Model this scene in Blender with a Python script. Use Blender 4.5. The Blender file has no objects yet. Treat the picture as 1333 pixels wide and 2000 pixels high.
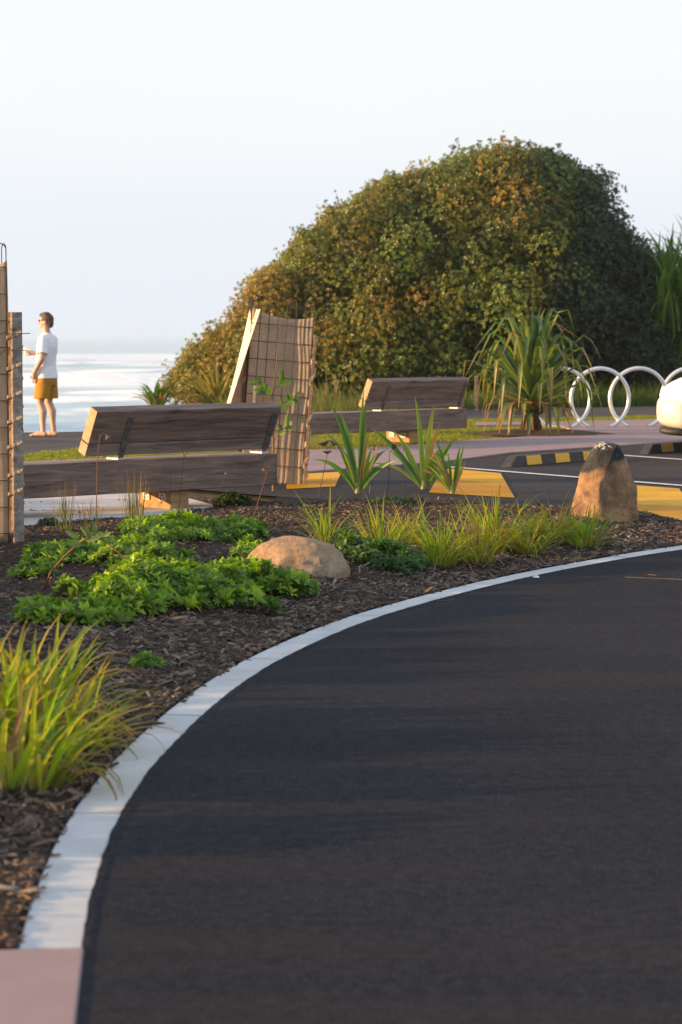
import bpy, math, random
import numpy as np
from mathutils import Vector, Matrix, noise as mnoise

random.seed(7)
rng = np.random.default_rng(7)
sc = bpy.context.scene
col = sc.collection
R = math.radians

# ------------------------------------------------------------------ camera
CAM_H = 1.45
LENS = 85.0
FPX = LENS / 36 * 2000                      # focal length in photo pixels
PITCH = math.atan((1000 - 655) / FPX)       # horizon sits above the middle
cam = bpy.data.cameras.new("Camera")
cam.sensor_fit = 'VERTICAL'
cam.sensor_height = 36
cam.lens = LENS
cam.clip_start = 0.1
cam.clip_end = 30000
cam.dof.use_dof = True
cam.dof.focus_distance = 16.5
cam.dof.aperture_fstop = 5.0
cam_o = bpy.data.objects.new("Camera", cam)
cam_o.location = (0, 0, CAM_H)
cam_o.rotation_euler = (math.pi / 2 - PITCH, 0, 0)
col.objects.link(cam_o)
sc.camera = cam_o

# ------------------------------------------------------------------ sky and sun
SUN_EL, SUN_AZ = R(8.5), R(-9.0)           # low in the left, square to the view
world = bpy.data.worlds.new("World")
sc.world = world
world.use_nodes = True
wn, wl = world.node_tree.nodes, world.node_tree.links
wn.clear()
w_out = wn.new("ShaderNodeOutputWorld")
w_bg = wn.new("ShaderNodeBackground")
w_bg.inputs["Strength"].default_value = 0.1
sky = wn.new("ShaderNodeTexSky")
sky.sky_type = 'NISHITA'
sky.sun_disc = False
sky.sun_elevation = SUN_EL
sky.sun_rotation = R(-90) + SUN_AZ
sky.air_density = 1.2
sky.dust_density = 1.5
sky.ozone_density = 1.5
# a thin bright veil of high cloud, palest a little above the horizon, with soft banks
EXPOSURE = 1.25
w_tc = wn.new("ShaderNodeTexCoord")
w_sep = wn.new("ShaderNodeSeparateXYZ")
w_map = wn.new("ShaderNodeMapping")
w_map.inputs["Scale"].default_value = (1.6, 1.6, 9.0)
w_map.inputs["Location"].default_value = (0.55, 0.2, 0.35)
w_no = wn.new("ShaderNodeTexNoise")
w_no.inputs["Scale"].default_value = 2.1
w_no.inputs["Detail"].default_value = 3.0
w_no.inputs["Roughness"].default_value = 0.45
w_sum = wn.new("ShaderNodeMath")
w_sum.operation = 'MULTIPLY_ADD'
w_sum.inputs[1].default_value = 0.07
w_ramp = wn.new("ShaderNodeValToRGB")
stops = [(0.0, (0.86, 0.92, 1.01)), (0.08, (0.88, 0.93, 1.01)), (0.14, (0.99, 1.01, 1.03)), (0.40, (0.86, 0.94, 1.08)), (1.0, (0.62, 0.76, 1.0))]
els = w_ramp.color_ramp.elements
while len(els) < len(stops):
    els.new(0.5)
for el_, (p_, c_) in zip(els, stops):
    el_.position = p_
    el_.color = (*[k_ * 10 / 2 ** EXPOSURE for k_ in c_], 1)
w_mix = wn.new("ShaderNodeMixRGB")
w_mix.inputs[0].default_value = 0.94
wl.new(w_tc.outputs["Generated"], w_map.inputs["Vector"])
wl.new(w_tc.outputs["Generated"], w_sep.inputs[0])
wl.new(w_map.outputs["Vector"], w_no.inputs["Vector"])
wl.new(w_no.outputs["Fac"], w_sum.inputs[0])
wl.new(w_sep.outputs["Z"], w_sum.inputs[2])
wl.new(w_sum.outputs[0], w_ramp.inputs["Fac"])
wl.new(sky.outputs["Color"], w_mix.inputs[1])
wl.new(w_ramp.outputs["Color"], w_mix.inputs[2])
wl.new(w_mix.outputs["Color"], w_bg.inputs["Color"])
wl.new(w_bg.outputs["Background"], w_out.inputs["Surface"])

sun = bpy.data.lights.new("Sun", 'SUN')
sun.energy = 5.0
sun.angle = R(0.6)
sun.color = (1.0, 0.62, 0.29)
sun_o = bpy.data.objects.new("Sun", sun)
TO_SUN = Vector((-math.cos(SUN_EL) * math.cos(SUN_AZ), math.cos(SUN_EL) * math.sin(SUN_AZ), math.sin(SUN_EL)))
sun_o.rotation_euler = TO_SUN.to_track_quat('Z', 'Y').to_euler()
sun_o.location = TO_SUN * 60
col.objects.link(sun_o)

sc.view_settings.view_transform = 'Standard'
sc.view_settings.look = 'None'
sc.view_settings.exposure = EXPOSURE
sc.view_settings.gamma = 1.0
sc.view_settings.use_curve_mapping = False
sc.cycles.max_bounces = 8
sc.cycles.transparent_max_bounces = 12

# ------------------------------------------------------------------ helpers
def P(px, py, z=0.0):
    """Where the sight line of a photo pixel meets the level z (metres)."""
    x, y = (px - 666.5) / FPX, -(py - 1000) / FPX
    c, s = math.cos(PITCH), math.sin(PITCH)
    d = Vector((x, c + y * s, y * c - s))
    t = (z - CAM_H) / d.z
    return Vector((d.x * t, d.y * t, z))

def mat_new(name):
    m = bpy.data.materials.new(name)
    m.use_nodes = True
    nt = m.node_tree
    nt.nodes.clear()
    out = nt.nodes.new("ShaderNodeOutputMaterial")
    bs = nt.nodes.new("ShaderNodeBsdfPrincipled")
    nt.links.new(bs.outputs[0], out.inputs[0])
    return m, nt, bs, out

def ramp(nt, stops):
    r = nt.nodes.new("ShaderNodeValToRGB")
    els = r.color_ramp.elements
    while len(els) < len(stops):
        els.new(0.5)
    for e, (p, c) in zip(els, stops):
        e.position = p
        e.color = (*c, 1)
    return r

def noise(nt, vec, scale, detail=4, rough=0.55, dist=0.0):
    n = nt.nodes.new("ShaderNodeTexNoise")
    n.inputs["Scale"].default_value = scale
    n.inputs["Detail"].default_value = detail
    n.inputs["Roughness"].default_value = rough
    n.inputs["Distortion"].default_value = dist
    nt.links.new(vec, n.inputs["Vector"])
    return n

def coords(nt, kind="Object", scale=(1, 1, 1), rot=(0, 0, 0)):
    tc = nt.nodes.new("ShaderNodeTexCoord")
    mp = nt.nodes.new("ShaderNodeMapping")
    mp.inputs["Scale"].default_value = scale
    mp.inputs["Rotation"].default_value = rot
    nt.links.new(tc.outputs[kind], mp.inputs["Vector"])
    return mp.outputs["Vector"]

def bump(nt, bs, height, strength=0.3, dist=0.01):
    b = nt.nodes.new("ShaderNodeBump")
    b.inputs["Strength"].default_value = strength
    b.inputs["Distance"].default_value = dist
    nt.links.new(height, b.inputs["Height"])
    nt.links.new(b.outputs[0], bs.inputs["Normal"])
    return b

def simple(name, stops, scale=5, detail=5, rough=0.8, bmp=0.2, bdist=0.01, stretch=(1, 1, 1), metal=0.0,
           fine=None, spec=0.5, dist=0.0):
    m, nt, bs, out = mat_new(name)
    v = coords(nt, "Object", stretch)
    n = noise(nt, v, scale, detail, 0.6, dist)
    r = ramp(nt, stops)
    nt.links.new(n.outputs["Fac"], r.inputs["Fac"])
    h = n.outputs["Fac"]
    c = r.outputs["Color"]
    if fine:
        n2 = noise(nt, v, fine[0], 3, 0.6)
        mx = nt.nodes.new("ShaderNodeMixRGB")
        mx.blend_type = 'OVERLAY'
        mx.inputs[0].default_value = fine[1]
        nt.links.new(c, mx.inputs[1])
        nt.links.new(n2.outputs["Fac"], mx.inputs[2])
        c = mx.outputs[0]
        h = n2.outputs["Fac"]
    nt.links.new(c, bs.inputs["Base Color"])
    bs.inputs["Roughness"].default_value = rough
    bs.inputs["Metallic"].default_value = metal
    bs.inputs["Specular IOR Level"].default_value = spec
    if bmp:
        bump(nt, bs, h, bmp, bdist)
    return m

def leafmat(name, rough=0.45, transl=0.4, spec=0.4, tint=(1.0, 1.0, 0.75)):
    """Leaf colour comes from the colour attribute; light passes through the blade."""
    m, nt, bs, out = mat_new(name)
    at = nt.nodes.new("ShaderNodeAttribute")
    at.attribute_name = "Col"
    nt.links.new(at.outputs["Color"], bs.inputs["Base Color"])
    bs.inputs["Roughness"].default_value = rough
    bs.inputs["Specular IOR Level"].default_value = spec
    tr = nt.nodes.new("ShaderNodeBsdfTranslucent")
    mu = nt.nodes.new("ShaderNodeMixRGB")
    mu.blend_type = 'MULTIPLY'
    mu.inputs[0].default_value = 1
    mu.inputs[2].default_value = (tint[0] * 1.6, tint[1] * 1.6, tint[2], 1)
    nt.links.new(at.outputs["Color"], mu.inputs[1])
    nt.links.new(mu.outputs[0], tr.inputs["Color"])
    mx = nt.nodes.new("ShaderNodeMixShader")
    mx.inputs[0].default_value = transl
    nt.links.new(bs.outputs[0], mx.inputs[1])
    nt.links.new(tr.outputs[0], mx.inputs[2])
    nt.links.new(mx.outputs[0], out.inputs[0])
    return m

def link(o, parent=None):
    col.objects.link(o)
    if parent is not None:
        o.parent = parent
    return o

def tag(o, label=None, cat=None, group=None, kind=None):
    if label: o["label"] = label
    if cat: o["category"] = cat
    if group: o["group"] = group
    if kind: o["kind"] = kind
    return o

def empty(name, loc, rz=0.0, label=None, cat=None, group=None, rx=0.0, ry=0.0):
    o = bpy.data.objects.new(name, None)
    o.empty_display_size = 0.1
    o.location = loc
    o.rotation_euler = (rx, ry, rz)
    link(o)
    return tag(o, label, cat, group)

class MB:
    """Collects verts / faces / vertex colours for one mesh."""
    def __init__(s):
        s.v, s.f, s.c = [], [], []
    def add(s, vs, fs, c=None):
        o = len(s.v)
        s.v += [tuple(p) for p in vs]
        s.f += [tuple(i + o for i in f) for f in fs]
        if c is not None:
            s.c += [tuple(c)] * len(vs) if not isinstance(c[0], (tuple, list)) else [tuple(k) for k in c]
    def box(s, lo, hi, M=None):
        (a, b, c), (d, e, f) = lo, hi
        vs = [(a, b, c), (d, b, c), (d, e, c), (a, e, c), (a, b, f), (d, b, f), (d, e, f), (a, e, f)]
        if M is not None:
            vs = [M @ Vector(p) for p in vs]
        s.add(vs, [(3, 2, 1, 0), (4, 5, 6, 7), (0, 1, 5, 4), (1, 2, 6, 5), (2, 3, 7, 6), (3, 0, 4, 7)])
    def tube(s, pts, r, n=6, c=None, caps=True):
        pts = [Vector(p) for p in pts]
        rs = r if isinstance(r, (list, tuple)) else [r] * len(pts)
        base = len(s.v)
        vs, fs = [], []
        ref = Vector((0, 0, 1))
        t0 = (pts[1] - pts[0]).normalized()
        if abs(t0.dot(ref)) > 0.9: ref = Vector((1, 0, 0))
        for i, p in enumerate(pts):
            t = (pts[min(i + 1, len(pts) - 1)] - pts[max(i - 1, 0)]).normalized()
            a = (ref - t * ref.dot(t)).normalized()
            b = t.cross(a)
            ref = a
            for k in range(n):
                an = 2 * math.pi * k / n
                vs.append(p + (a * math.cos(an) + b * math.sin(an)) * rs[i])
        for i in range(len(pts) - 1):
            for k in range(n):
                k2 = (k + 1) % n
                fs.append((i * n + k, i * n + k2, (i + 1) * n + k2, (i + 1) * n + k))
        if caps:
            fs.append(tuple(range(n - 1, -1, -1)))
            fs.append(tuple((len(pts) - 1) * n + k for k in range(n)))
        if c is not None and isinstance(c[0], (tuple, list)):
            c = [k for k in c for _ in range(n)]
        s.add(vs, fs, c)
    def blade(s, pts, w, nrm=None, c=None, fold=0.25):
        """A folded strap leaf along pts with half-widths w; colours per point."""
        pts = [Vector(p) for p in pts]
        n = len(pts)
        vs, fs, cs = [], [], []
        side0 = None
        for i, p in enumerate(pts):
            t = (pts[min(i + 1, n - 1)] - pts[max(i - 1, 0)])
            if t.length < 1e-9: t = Vector((0, 0, 1))
            t.normalize()
            up = Vector(nrm) if nrm is not None else Vector((0, 0, 1))
            sd = t.cross(up)
            if sd.length < 1e-4:
                sd = side0 if side0 else Vector((1, 0, 0))
            sd.normalize()
            if side0 is not None and sd.dot(side0) < 0: sd = -sd
            side0 = sd
            nn = sd.cross(t)
            vs += [p + sd * w[i] + nn * (fold * w[i]), p, p - sd * w[i] + nn * (fold * w[i])]
            if c is not None:
                cs += [c[i]] * 3
        for i in range(n - 1):
            a = i * 3
            fs += [(a, a + 1, a + 4, a + 3), (a + 1, a + 2, a + 5, a + 4)]
        s.add(vs, fs, cs if c is not None else None)
    def build(s, name, m, parent=None, smooth=False, bevel=0.0, subsurf=0):
        me = bpy.data.meshes.new(name)
        me.from_pydata(s.v, [], s.f)
        if s.c and len(s.c) == len(s.v):
            set_col(me, np.array(s.c, dtype=np.float32))
        me.materials.append(m)
        if smooth:
            me.polygons.foreach_set("use_smooth", [True] * len(me.polygons))
        me.update()
        o = link(bpy.data.objects.new(name, me), parent)
        if bevel:
            b = o.modifiers.new("Bevel", 'BEVEL')
            b.width = bevel
            b.segments = 2
            b.limit_method = 'ANGLE'
        if subsurf:
            u = o.modifiers.new("Subdivision", 'SUBSURF')
            u.levels = u.render_levels = subsurf
        return o

def set_col(me, c):
    a = me.color_attributes.new("Col", 'FLOAT_COLOR', 'POINT')
    if c.shape[1] == 3:
        c = np.c_[c, np.ones(len(c), dtype=np.float32)]
    a.data.foreach_set("color", c.astype(np.float32).ravel())

def np_mesh(name, V, F, m, parent=None, C=None, smooth=False):
    """V (n,3), F (k,3 or 4) arrays -> one mesh object."""
    me = bpy.data.meshes.new(name)
    k = F.shape[1]
    me.vertices.add(len(V))
    me.vertices.foreach_set("co", V.astype(np.float32).ravel())
    me.loops.add(F.size)
    me.loops.foreach_set("vertex_index", F.astype(np.int32).ravel())
    me.polygons.add(len(F))
    me.polygons.foreach_set("loop_start", np.arange(0, F.size, k, dtype=np.int32))
    if smooth:
        me.polygons.foreach_set("use_smooth", np.ones(len(F), dtype=bool))
    me.update(calc_edges=True)
    if C is not None:
        set_col(me, C)
    me.materials.append(m)
    return link(bpy.data.objects.new(name, me), parent)

def rots(z_dir, spin):
    """Rotation matrices (n,3,3) taking local z to z_dir, spun about it."""
    z = z_dir / np.linalg.norm(z_dir, axis=1, keepdims=True)
    ref = np.where(np.abs(z[:, 2:3]) > 0.95, np.array([[1.0, 0, 0]]), np.array([[0, 0, 1.0]]))
    x = np.cross(ref, z)
    x /= np.linalg.norm(x, axis=1, keepdims=True)
    y = np.cross(z, x)
    c, s = np.cos(spin)[:, None], np.sin(spin)[:, None]
    return np.stack([x * c + y * s, y * c - x * s, z], axis=2)

def scatter(name, tv, tf, pos, Rm, scl, m, parent=None, base_col=None, tcol=None, smooth=False):
    """Copies of a template (tv, tf) at pos with rotations and scales, as one mesh."""
    n, k = len(pos), len(tv)
    s = scl[:, None, None] if scl.ndim == 1 else scl[:, None, :]
    V = np.einsum('nij,nkj->nki', Rm, tv[None] * s) + pos[:, None, :]
    F = (tf[None] + (np.arange(n) * k)[:, None, None]).reshape(-1, tf.shape[1])
    C = None
    if base_col is not None:
        C = np.repeat(base_col[:, None, :], k, axis=1)
        if tcol is not None:
            C = C * tcol[None]
        C = C.reshape(-1, 3)
    return np_mesh(name, V.reshape(-1, 3), F, m, parent, C, smooth)

def sheet(name, pts, m, z=None, parent=None):
    me = bpy.data.meshes.new(name)
    vs = [(p[0], p[1], z if z is not None else p[2]) for p in pts]
    me.from_pydata(vs, [], [tuple(range(len(vs)))])
    me.materials.append(m)
    me.update()
    if me.polygons[0].normal.z < 0:
        me.flip_normals()
    return link(bpy.data.objects.new(name, me), parent)

def slab(name, pts, m, z0, z1, parent=None, bevel=0.0):
    n = len(pts)
    ar = sum(pts[i][0] * pts[(i + 1) % n][1] - pts[(i + 1) % n][0] * pts[i][1] for i in range(n))
    if ar < 0: pts = pts[::-1]
    b = MB()
    b.add([(p[0], p[1], z0) for p in pts] + [(p[0], p[1], z1) for p in pts],
          [tuple(range(n - 1, -1, -1)), tuple(range(n, 2 * n))] +
          [(i, (i + 1) % n, n + (i + 1) % n, n + i) for i in range(n)])
    return b.build(name, m, parent, bevel=bevel)

def smoothstep(a, b, x):
    t = max(0.0, min(1.0, (x - a) / (b - a)))
    return t * t * (3 - 2 * t)

def fbm(x, y, z=0.0, o=4):
    return mnoise.fractal(Vector((x, y, z)), 1.0, 2.0, o)

# ------------------------------------------------------------------ surface materials
M = {}
M['soil'] = simple("soil", [(0.3, (0.055, 0.04, 0.028)), (0.7, (0.11, 0.085, 0.06))], 6, 6, 0.95, 0.5, 0.02, spec=0.08)
M['mulch'] = simple("mulch", [(0.25, (0.025, 0.018, 0.014)), (0.55, (0.055, 0.04, 0.03)), (0.8, (0.11, 0.085, 0.065))],
                    38, 6, 0.95, 0.9, 0.02, stretch=(1, 1.6, 1), spec=0.08)
M['lawn'] = simple("lawn", [(0.3, (0.10, 0.13, 0.02)), (0.7, (0.20, 0.20, 0.035))], 3, 6, 0.9, 0.6, 0.03, fine=(60, 0.6), spec=0.08)
M['pinkconc'] = simple("pink_concrete", [(0.3, (0.27, 0.19, 0.185)), (0.7, (0.34, 0.25, 0.24))], 1.6, 7, 0.85, 0.12, 0.003, fine=(140, 0.25), spec=0.08)
M['paleconc'] = simple("pale_concrete", [(0.3, (0.46, 0.42, 0.38)), (0.7, (0.56, 0.52, 0.48))], 2.2, 6, 0.85, 0.12, 0.003, fine=(90, 0.3), spec=0.08)
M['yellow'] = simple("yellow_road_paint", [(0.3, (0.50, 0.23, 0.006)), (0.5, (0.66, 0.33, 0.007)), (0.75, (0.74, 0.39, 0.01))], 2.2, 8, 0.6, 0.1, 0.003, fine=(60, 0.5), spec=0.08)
M['yellow_shaded'] = simple("shaded_yellow_road_paint", [(0.3, (0.40, 0.18, 0.005)), (0.75, (0.54, 0.26, 0.007))], 2.4, 7, 0.65, 0.1, 0.003, fine=(120, 0.4), spec=0.08)  # darker copy: shade on the ramp half away from the sun, as paint
M['white_paint'] = simple("white_road_paint", [(0.3, (0.6, 0.6, 0.6)), (0.7, (0.78, 0.78, 0.76))], 9, 6, 0.6, 0.1, 0.003, spec=0.08)

def asphalt(name, c0, c1, rough, patch):
    m, nt, bs, out = mat_new(name)
    v = coords(nt)
    n1 = noise(nt, v, 0.5, 5, 0.6)
    n2 = noise(nt, v, 130, 3, 0.75)
    vo = nt.nodes.new("ShaderNodeTexVoronoi")
    vo.inputs["Scale"].default_value = 95
    nt.links.new(v, vo.inputs["Vector"])
    r = ramp(nt, [(0.35, c0), (0.7, c1)])
    nt.links.new(n1.outputs["Fac"], r.inputs["Fac"])
    r2 = ramp(nt, [(0.38, (0.3, 0.3, 0.32)), (0.5, (1.0, 1.0, 1.0)), (0.6, (2.0, 1.95, 1.9)), (0.70, (6.5, 6.2, 5.8))])
    nt.links.new(n2.outputs["Fac"], r2.inputs["Fac"])
    mx = nt.nodes.new("ShaderNodeMixRGB")
    mx.blend_type = 'MULTIPLY'
    mx.inputs[0].default_value = 0.9
    nt.links.new(r.outputs[0], mx.inputs[1])
    nt.links.new(r2.outputs[0], mx.inputs[2])
    n5 = noise(nt, v, 22, 4, 0.7)
    r5 = ramp(nt, [(0.36, (0.62, 0.62, 0.64)), (0.62, (1.3, 1.27, 1.24))])
    nt.links.new(n5.outputs["Fac"], r5.inputs["Fac"])
    mx5 = nt.nodes.new("ShaderNodeMixRGB")
    mx5.blend_type = 'MULTIPLY'
    mx5.inputs[0].default_value = 1.0
    nt.links.new(mx.outputs[0], mx5.inputs[1])
    nt.links.new(r5.outputs[0], mx5.inputs[2])
    mx = mx5
    # faint streaks in the patch colour, stretched sideways
    vs = coords(nt, "Object", (0.25, 2.2, 1), (0, 0, R(6)))
    n3 = noise(nt, vs, 1.1, 5, 0.65)
    r3 = ramp(nt, [(0.5, (0, 0, 0)), (0.75, (1, 1, 1))])
    nt.links.new(n3.outputs["Fac"], r3.inputs["Fac"])
    mx2 = nt.nodes.new("ShaderNodeMixRGB")
    mx2.inputs[2].default_value = (*patch, 1)
    ml = nt.nodes.new("ShaderNodeMath")
    ml.operation = 'MULTIPLY'
    ml.inputs[1].default_value = 0.35
    nt.links.new(r3.outputs[0], ml.inputs[0])
    nt.links.new(ml.outputs[0], mx2.inputs[0])
    nt.links.new(mx.outputs[0], mx2.inputs[1])
    nt.links.new(mx2.outputs[0], bs.inputs["Base Color"])
    bs.inputs["Roughness"].default_value = rough
    bs.inputs["Specular IOR Level"].default_value = 0.07
    bump(nt, bs, n2.outputs["Fac"], 0.5, 0.004)
    return m
M['asphalt'] = asphalt("fresh_asphalt", (0.0145, 0.0155, 0.0195), (0.023, 0.0235, 0.0275), 0.9, (0.045, 0.037, 0.034))
M['asphalt_old'] = asphalt("older_asphalt", (0.034, 0.031, 0.032), (0.052, 0.047, 0.046), 0.9, (0.09, 0.08, 0.075))
M['asphalt_path'] = asphalt("sandy_path_asphalt", (0.06, 0.055, 0.052), (0.10, 0.09, 0.085), 0.9, (0.24, 0.2, 0.17))

def kerb_mat():
    m, nt, bs, out = mat_new("kerb_concrete")
    v = coords(nt)
    n1 = noise(nt, v, 2.6, 6, 0.6)
    n2 = noise(nt, v, 70, 4, 0.7)
    r = ramp(nt, [(0.3, (0.40, 0.40, 0.39)), (0.7, (0.55, 0.55, 0.54))])
    nt.links.new(n1.outputs["Fac"], r.inputs["Fac"])
    r2 = ramp(nt, [(0.3, (0.45, 0.43, 0.40)), (0.42, (1, 1, 1))])
    nt.links.new(n2.outputs["Fac"], r2.inputs["Fac"])
    n3 = noise(nt, v, 4.5, 5, 0.7)
    r3 = ramp(nt, [(0.45, (0, 0, 0)), (0.62, (1, 1, 1))])
    nt.links.new(n3.outputs["Fac"], r3.inputs["Fac"])
    mx = nt.nodes.new("ShaderNodeMixRGB")
    mx.blend_type = 'MULTIPLY'
    nt.links.new(r3.outputs[0], mx.inputs[0])
    nt.links.new(r.outputs[0], mx.inputs[1])
    nt.links.new(r2.outputs[0], mx.inputs[2])
    nt.links.new(mx.outputs[0], bs.inputs["Base Color"])
    bs.inputs["Roughness"].default_value = 0.8
    bump(nt, bs, n2.outputs["Fac"], 0.25, 0.004)
    return m
M['kerb'] = kerb_mat()

# ------------------------------------------------------------------ land and sea
SEA_Z = -6.0
land = [(-60, -12), (60, -12), (60, 75), (6, 75), (-1.0, 66), (-2.6, 56), (-3.4, 47), (-3.7, 37.4),
        (-6.5, 36.4), (-14, 35), (-60, 28)]
g = MB()
n = len(land)
cx, cy = 0.0, 25.0
foot = [(x + (x - cx) * 0.15, y + abs(y - cy) * 0.12 + 3.5, SEA_Z - 1.0) for x, y in land]
g.add([(x, y, -0.03) for x, y in land] + foot,
      [tuple(range(n))] + [(i, n + i, n + (i + 1) % n, (i + 1) % n) for i in range(n)])
ground = g.build("ground", M['soil'])
tag(ground, kind="structure")

def sea_mat():
    m, nt, bs, out = mat_new("sea_water")
    v = coords(nt, "Object", (0.035, 0.12, 0.1))
    n1 = noise(nt, v, 1.0, 6, 0.65, 0.6)
    at = nt.nodes.new("ShaderNodeAttribute")
    at.attribute_name = "Col"
    fr = ramp(nt, [(0.50, (0, 0, 0)), (0.66, (1, 1, 1))])
    ad = nt.nodes.new("ShaderNodeMath")
    ad.operation = 'ADD'
    nt.links.new(n1.outputs["Fac"], ad.inputs[0])
    sep = nt.nodes.new("ShaderNodeSeparateColor")
    nt.links.new(at.outputs["Color"], sep.inputs[0])
    nt.links.new(sep.outputs[0], ad.inputs[1])
    nt.links.new(ad.outputs[0], fr.inputs["Fac"])
    mx = nt.nodes.new("ShaderNodeMixRGB")
    mx.inputs[1].default_value = (0.20, 0.36, 0.41, 1)
    mx.inputs[2].default_value = (0.78, 0.82, 0.82, 1)
    nt.links.new(fr.outputs[0], mx.inputs[0])
    nt.links.new(mx.outputs[0], bs.inputs["Base Color"])
    rr = nt.nodes.new("ShaderNodeMapRange")
    rr.inputs["To Min"].default_value = 0.16
    rr.inputs["To Max"].default_value = 0.85
    nt.links.new(fr.outputs[0], rr.inputs["Value"])
    nt.links.new(rr.outputs[0], bs.inputs["Roughness"])
    bs.inputs["IOR"].default_value = 1.33
    v2 = coords(nt, "Object", (0.25, 0.6, 1))
    n2 = noise(nt, v2, 1.0, 5, 0.6)
    bump(nt, bs, n2.outputs["Fac"], 0.4, 0.7)
    return m
M['sea'] = sea_mat()
rows = np.r_[np.geomspace(42, 900, 420), np.geomspace(915, 7000, 50)]
angs = np.r_[np.linspace(-80, -12, 30), np.linspace(-11.5, 8, 120), np.linspace(9, 80, 30)] * math.pi / 180
RR, AA = np.meshgrid(rows, angs, indexing='ij')
SX, SY = RR * np.sin(AA), RR * np.cos(AA)
Z = np.zeros_like(SX)
FO = np.zeros_like(SX)
# swell lines: (distance, height, half-length, centre x, foam)
for (yd, hgt, cxw, half, foam) in [(352, 2.3, -34, 34, 0.40), (372, 1.2, -75, 40, 0.3), (262, 0.9, -28, 40, 0.16), (228, 0.7, -20, 30, 0.10),
                                   (196, 0.5, -22, 30, 0.14), (470, 1.2, -30, 60, 0.08), (590, 1.2, -60, 90, 0.10),
                                   (720, 1.8, -80, 70, 0.38), (760, 1.4, 30, 90, 0.2), (300, 0.8, -8, 30, 0.22)]:
    yy = yd + 0.0012 * (SX - cxw) ** 2 * (352 / yd) + 7 * np.sin(SX * 0.05 + yd)
    sg = 0.012 * yd + 2.0
    env = np.exp(-((SX - cxw) / half) ** 4)
    prof = np.where(SY < yy, np.exp(-((SY - yy) / (sg * 0.7)) ** 2), np.exp(-((SY - yy) / (sg * 2)) ** 2))
    Z += hgt * prof * env
    fl = np.where(SY < yy, np.exp(-((SY - yy) / (sg * 1.2)) ** 2), np.exp(-((SY - yy) / (sg * 0.35)) ** 2))
    FO += foam * fl * env
Z += 0.22 * np.sin(SY * 0.16 + 1.5 * np.sin(SX * 0.03)) * np.clip((RR - 60) / 200, 0, 1) * (RR < 1000)
FO = np.clip(FO, 0, 0.5)
V = np.stack([SX, SY, SEA_Z + Z], -1).reshape(-1, 3)
nr, na = SX.shape
I = np.arange(nr * na).reshape(nr, na)
F = np.stack([I[:-1, :-1], I[:-1, 1:], I[1:, 1:], I[1:, :-1]], -1).reshape(-1, 4)[:, ::-1]
C = np.stack([FO.ravel()] * 3, -1)
sea = np_mesh("sea", V, F, M['sea'], None, C, True)
tag(sea, kind="structure")

# ------------------------------------------------------------------ paved areas
KC = Vector((14.4575, 7.3151, 0))          # centre of the kerb's curve
KR = 15.1158                               # road edge radius
KW = 0.165

def kerb_corr(y):
    tab = [(4.0, 0.055), (5.6, 0.045), (6.3, 0.022), (7.0, 0.008), (7.8, -0.010), (8.8, -0.024), (9.6, -0.018), (10.5, 0.0), (12.4, 0.018), (13.5, 0.0), (40, 0.0)]
    for (a, p), (c, q) in zip(tab, tab[1:]):
        if a <= y <= c:
            t = (y - a) / (c - a)
            return p + (q - p) * t
    return tab[0][1]

def arc(r, th):
    r += kerb_corr(KC.y + r * math.sin(th))
    return Vector((KC.x + r * math.cos(th), KC.y + r * math.sin(th), 0))

road = sheet("road", [(-9, -8), (45, -8), (45, 24), (-0.5, 24), (-0.9, 12), (-9, 5.0)], M['asphalt'], 0.0)
tag(road, kind="structure")
edge_low = [P(*p) for p in ((300, 950), (430, 938), (600, 924), (735, 914), (873, 903), (1000, 886), (1213, 872), (1333, 863), (1800, 836))]
cp = [(p.x, p.y) for p in edge_low]
car_park = sheet("car_park", cp + [(40, 42), (40, 16.5), (4.6, 16.9), (-0.4, 21.5)], M['asphalt_old'], 0.004)
tag(car_park, kind="structure")
lawn_pts = [P(*p) for p in ((-700, 925), (45, 886), (165, 872), (600, 845), (930, 817), (1333, 810), (1900, 799), (1900, 835), (1000, 875), (600, 905), (420, 945), (-700, 1010))]
lawn = sheet("lawn", lawn_pts, M['lawn'], 0.0)
lawn.location.z = -0.012
tag(lawn, kind="structure")
cpath = [P(*p) for p in ((-700, 925), (45, 886), (165, 872), (600, 845), (930, 817), (1333, 810), (1900, 799),
                         (1900, 784), (1333, 791), (930, 798), (600, 822), (200, 842.5), (100, 845), (45, 846.5), (-700, 862))]
coast = sheet("coastal_path", cpath, M['asphalt_path'], -0.02)
tag(coast, kind="structure")
pk = edge_low + [P(*p) for p in ((1800, 805), (1333, 820), (1060, 826), (930, 827), (930, 833), (1060, 831), (1105, 836), (1125, 846), (1060, 853),
                                 (930, 861), (870, 866), (790, 874), (600, 881), (430, 893), (300, 905))]
slab("footpath", [(p.x, p.y) for p in pk], M['pinkconc'], -0.1, 0.02)["kind"] = "structure"

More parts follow.
